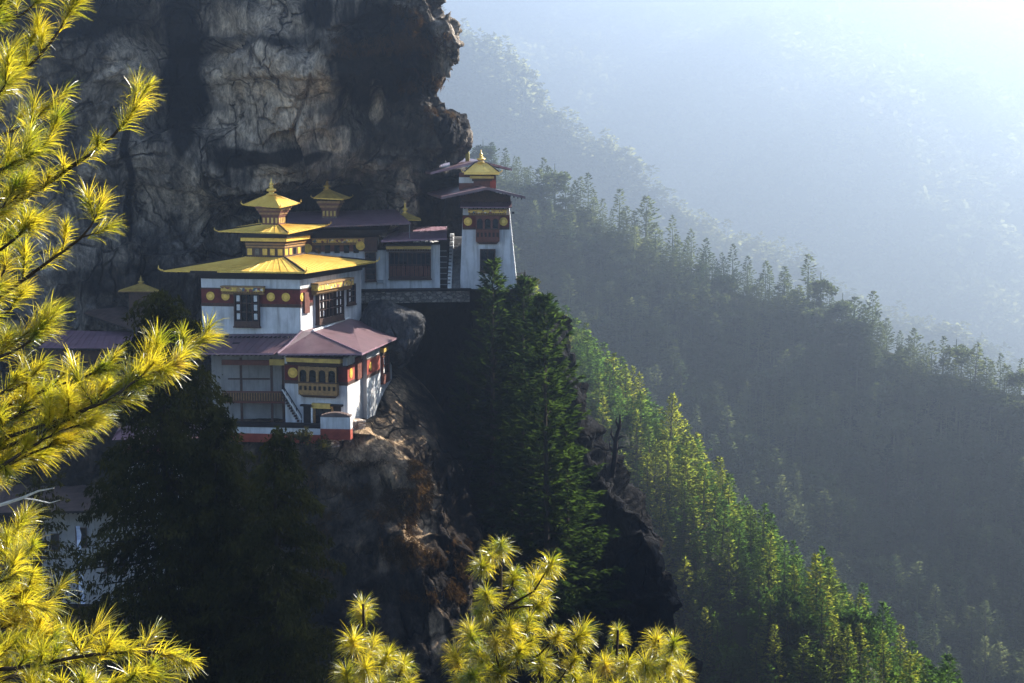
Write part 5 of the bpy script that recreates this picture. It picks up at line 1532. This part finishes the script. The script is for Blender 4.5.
# ------------------------------------------------------------------ near pines in full sun
def bez(pts, n):
    A = np.array([tuple(p) for p in pts], float); return cr_resample(A, n)
class Needles:
    def __init__(s, seed): s.rng = np.random.default_rng(seed); s.B = []; s.D = []; s.L = []
    def tuft(s, c, axis, n=110, L=.19, lo=.25, hi=1.25, back=.07):
        n = int(n * 1.4); r = s.rng; L = L * r.uniform(.62, 1.22); hi = hi * r.uniform(.75, 1.15); a = np.array(axis, float); a /= np.linalg.norm(a)
        th = r.uniform(lo, hi, n); ph = r.uniform(0, 6.283, n)
        e1 = np.cross(a, [0.3, .9, .2]); e1 /= np.linalg.norm(e1); e2 = np.cross(a, e1)
        d = a[None] * np.cos(th)[:, None] + (e1[None] * np.cos(ph)[:, None] + e2[None] * np.sin(ph)[:, None]) * np.sin(th)[:, None]
        s.B.append(np.array(c)[None] - a[None] * (back * r.random(n))[:, None]); s.D.append(d); s.L.append(L * r.uniform(.7, 1.15, n))
    def build(s, name, mat, parent, droop=.30, width=.0034):
        B = np.concatenate(s.B); D = unit(np.concatenate(s.D)); L = np.concatenate(s.L)[:, None]; n = len(B); r = s.rng
        side = unit(np.cross(D, unit(r.normal(size=(n, 3))))) * width * .5
        d2 = unit(D + np.array([0, 0, -1]) * droop * r.uniform(.4, 1.3, (n, 1)))
        d3 = unit(d2 + np.array([0, 0, -1]) * droop * r.uniform(.3, 1.0, (n, 1)))
        p1 = B + D * L * .38; p2 = p1 + d2 * L * .34; p3 = p2 + d3 * L * .28
        V = np.stack([B - side, B + side, p1 + side, p1 - side, p2 + side * .8, p2 - side * .8, p3 + side * .25, p3 - side * .25], 1)
        o = np.array(ORIG[parent.name]); V = V.reshape(-1, 3) - o
        b = (np.arange(n) * 8)[:, None]
        F = np.concatenate([b + np.array([[0, 1, 2, 3]]), b + np.array([[3, 2, 4, 5]]), b + np.array([[5, 4, 6, 7]])])
        return link_mesh(name, np_mesh(name, V, F, mat), parent)

def bough(tree, pts, seed, step=.16, twig=(.22, .5), r0=.022, tuft_n=95, L=.19, droop=.30, start=.0, spread=1.0, upward=.25):
    """one bough: wood (part) with its needles (sub-part); side twigs carry tufts"""
    rng = np.random.default_rng(seed); C = bez(pts, 40)
    seg = np.linalg.norm(np.diff(C, axis=0), axis=1); cum = np.concatenate([[0], np.cumsum(seg)]); T = cum[-1]
    at = lambda s: np.array([np.interp(s, cum, C[:, k]) for k in range(3)])
    mb = MB(); mb.tube(C[::3], [r0 * (1 - .75 * k / 13) for k in range(len(C[::3]))], 6)
    nd = Needles(seed + 1); s = T * start + step * .5; sg = 1
    while s < T:
        p = at(s); d = unit(at(min(T, s + .05)) - at(max(0, s - .05)))
        lat = unit(np.cross(d, [0, 0, 1.0]) * rng.choice([-1, 1]) * .8 + rng.normal(size=3) * .55)
        ax = unit(d * rng.uniform(.5, 1.1) + lat * rng.uniform(.4, 1.1) * spread + np.array([0, 0, upward * rng.uniform(.2, 1.6)]))
        l = rng.uniform(*twig) * (1 - .45 * s / T)
        q = p + ax * l * .55 + np.array([0, 0, .01]); e = q + unit(ax + np.array([0, 0, .35])) * l * .45
        mb.tube([p, q, e], [r0 * .35, r0 * .25, r0 * .14], 4, False)
        k = rng.uniform(.75, 1.25)
        nd.tuft(e, unit(e - q), int(tuft_n * k), L, .05, .75, .12)
        nd.tuft(e * .55 + q * .45, unit(e - q), int(tuft_n * .6 * k), L * .95, .3, 1.15, .14)
        if l > .2: nd.tuft(q, unit(e - p), int(tuft_n * .45), L * .9, .4, 1.2, .1)
        s += step * rng.uniform(.7, 1.3)
    nd.tuft(C[-1], unit(C[-1] - C[-4]), tuft_n, L, .05, .8, .1)
    nd.tuft(C[-4], unit(C[-1] - C[-6]), int(tuft_n * .7), L, .4, 1.3)
    b = mb.build('branch', M['bark'], tree)
    nd.build('needles', M['needle_gold'], b, droop)
    return b

def left_pine():
    Y0 = 10.5; tb = P(-240, 1500, Y0); gz = ground_near(tb.x, tb.y)
    t = thing('pine_tree', 'near pine with golden green needles spreading in from the left edge', 'pine tree', (tb.x, tb.y, gz))
    top = P(-215, -700, Y0)
    MB().tube([(tb.x, tb.y, gz - .4), (tb.x + .05, tb.y, -2), (tb.x + .12, tb.y, 0), top], [.26, .22, .18, .05], 12).build('trunk', M['bark'], t)
    S = [  # boughs in the picture: (x, y, distance)
        ([(-215, 420, 10.5), (-90, 350, 10.2), (0, 296, 10.0), (45, 264, 9.9), (85, 234, 9.8), (102, 203, 9.8)], .15),
        ([(-215, 330, 10.5), (-90, 250, 10.0), (20, 200, 9.6), (75, 164, 9.4), (110, 139, 9.3), (134, 108, 9.3), (150, 84, 9.3)], .16),
        ([(-215, 230, 10.5), (-80, 140, 10.4), (0, 92, 10.4), (40, 55, 10.4), (62, 26, 10.4), (76, -2, 10.4)], .15),
        ([(-215, 120, 10.5), (-80, 70, 10), (-10, 25, 9.8), (25, -20, 9.7)], .15),
        ([(-215, 250, 10.5), (-80, 205, 9.4), (0, 170, 9.0), (36, 152, 8.9)], .13),
        ([(-215, 370, 10.5), (-80, 300, 9.4), (0, 250, 9.1), (34, 222, 9.0)], .13),
        ([(-215, 430, 10.5), (-80, 390, 9.6), (0, 352, 9.3), (30, 330, 9.3)], .13),
        ([(-215, 560, 10.5), (-80, 490, 10.0), (0, 452, 9.6), (60, 420, 9.4), (110, 390, 9.3), (160, 362, 9.2), (204, 340, 9.2)], .12),
        ([(-215, 500, 10.5), (-80, 440, 9.8), (0, 408, 9.4), (60, 385, 9.2), (110, 368, 9.1)], .12),
        ([(-215, 600, 10.5), (-80, 510, 10.2), (0, 470, 10.2), (50, 440, 10.2), (95, 415, 10.2)], .12),
        ([(-215, 700, 10.5), (-80, 620, 9.4), (0, 575, 9.0), (30, 550, 8.9), (26, 548, 8.9)], .12),
        ([(-215, 760, 10.5), (-60, 680, 9.2), (20, 668, 8.7), (90, 655, 8.5), (150, 652, 8.4), (184, 658, 8.4)], .11),
        ([(-215, 720, 10.5), (-60, 640, 9.2), (0, 610, 8.8), (24, 606, 8.7), (46, 606, 8.7)], .11),
        ([(-215, 820, 10.5), (-60, 740, 9.0), (30, 705, 8.4), (100, 688, 8.2), (165, 676, 8.2)], .11),
        ([(-215, 780, 10.5), (-60, 700, 9.6), (0, 650, 9.4), (40, 635, 9.4), (60, 644, 9.3)], .11),
        ([(-215, 640, 10.5), (-100, 590, 9.9), (-20, 560, 9.7), (15, 540, 9.7)], .12),
        ([(-215, 300, 10.5), (-100, 240, 10.4), (-20, 215, 10.4), (10, 190, 10.4)], .13),
        ([(-215, 150, 10.5), (-100, 120, 10.4), (-20, 100, 10.3), (14, 78, 10.3)], .13),
        ([(-215, 900, 10.5), (-60, 800, 9.0), (40, 740, 8.4), (90, 715, 8.3), (130, 700, 8.3)], .12),
    ]
    rr = random.Random(5)
    for y in range(-30, 440, 37):
        x = rr.uniform(5, 52) * (1 if y < 400 else .8); Y = rr.uniform(9.0, 10.6)
        S.append(([(-215, y + 150, 10.5), (-90, y + 70, (Y + 10.5) / 2), (-20, y + 26, Y), (x * .5, y + 8, Y), (x, y - 12, Y)], .15))
    for y in range(535, 720, 24):
        x = float(np.interp(y, [535, 570, 600, 640, 655, 680, 720], [22, 24, 44, 62, 128, 110, 80])) * rr.uniform(.6, 1.0); Y = rr.uniform(8.3, 9.4)
        S.append(([(-215, y + 170, 10.5), (-90, y + 80, (Y + 10) / 2), (-20, y + 34, Y), (x * .5, y + 14, Y), (x, y + 2, Y)], .13))
    for y, x in ((400, 60), (420, 95), (380, 150), (365, 178), (440, 70), (455, 45)):
        Y = rr.uniform(8.9, 9.6); S.append(([(-215, y + 190, 10.5), (-90, y + 110, (Y + 10) / 2), (x - 90, y + 44, Y), (x - 40, y + 14, Y), (x, y, Y)], .12))
    for k, (pts, st) in enumerate(S):
        bough(t, [P(*p) for p in pts], 100 + k * 7, st * .98, (.12, .36), .018, 60, .143, .34, .22)
    # bare pale twig
    mb = MB().tube([P(-60, 520, 9.3), P(0, 505, 9.2), P(22, 498, 9.2), P(38, 491, 9.2), P(54, 488, 9.2)], [.012, .011, .009, .006, .003], 5)
    mb.tube([P(22, 498, 9.2), P(36, 500, 9.2), P(50, 503, 9.2), P(60, 500, 9.2)], [.006, .005, .004, .002], 4)
    o = mb.build('twig', M['twig'], t); o['label'] = 'bare pale twig without needles'
left_pine()

def sapling(label, stem, Y, tips, seed, r=.02):
    base = P(stem[0][0], 900, Y); gz = ground_near(base.x, base.y)
    t = thing('pine_sapling', label, 'young pine', (base.x, base.y, gz), 'young pines at the lower edge')
    rng = np.random.default_rng(seed)
    pts = [Vector((base.x, base.y, gz - .2))] + [P(x, y, Y) for x, y in stem]
    MB().tube(pts, [r * 2.2] + [r * (1 - .7 * k / len(stem)) for k in range(len(stem))], 7).build('trunk', M['bark'], t)
    st = [P(x, y, Y) for x, y in stem]
    for k, (x, y) in enumerate(tips):
        e = P(x, y, Y + rng.uniform(-.35, .35))
        # leaves the stem below the tip, bends up
        cand = sorted(st, key=lambda p: abs((p.z) - (e.z - .16 - .35 * abs(e.x - p.x))))
        b = cand[0]; m = Vector((b.x + (e.x - b.x) * .65, (b.y + e.y) / 2, b.z + (e.z - b.z) * .40))
        mb = MB().tube([b, m, e], [r * .5, r * .4, r * .25], 5)
        br = mb.build('branch', M['bark'], t); nd = Needles(seed * 50 + k)
        ax = unit(np.array(e - m) + np.array([0, 0, .5]) * (e - m).length)
        nd.tuft(e, ax, 170, .15, .15, 1.75, .10); nd.tuft(np.array(e) - ax * .06, ax, 80, .145, .9, 1.9, .06)
        if k % 2 == 0:
            q = np.array(m) + rng.normal(size=3) * .03; nd.tuft(q, unit(np.array(e - m) + rng.normal(size=3) * .05), 90, .15, .5, 1.5)
        nd.build('needles', M['needle_gold'], br, .42)
sapling('golden young pine, the tallest and bushiest at the lower edge', [(502, 800), (501, 720), (500, 670), (501, 610), (501, 560), (502, 543)], 12.0,
        [(501, 543), (481, 566), (515, 572), (537, 577), (552, 562), (486, 592), (520, 600), (546, 600), (470, 632), (455, 655), (478, 655), (530, 618), (560, 632), (584, 632), (575, 658), (545, 660), (520, 650), (495, 640), (500, 672), (460, 680), (545, 690), (580, 690), (480, 612), (532, 640), (470, 675), (510, 625)], 3)
sapling('slim golden young pine, leftmost of those at the lower edge', [(368, 800), (367, 720), (366, 670), (364, 630), (363, 604)], 12.4,
        [(363, 606), (353, 640), (374, 640), (388, 655), (404, 662), (365, 668), (346, 672), (410, 682), (380, 682), (395, 690)], 4)
sapling('small golden young pine between the bushy one and the right one', [(612, 800), (614, 720), (616, 670), (618, 630)], 12.6,
        [(618, 630), (604, 662), (628, 662), (592, 680), (616, 686), (575, 676)], 5)
sapling('golden young pine, rightmost of those at the lower edge', [(662, 800), (662, 720), (660, 670), (658, 640)], 12.2,
        [(656, 640), (674, 642), (645, 664), (668, 662), (682, 668), (655, 682), (676, 688), (640, 690)], 6)
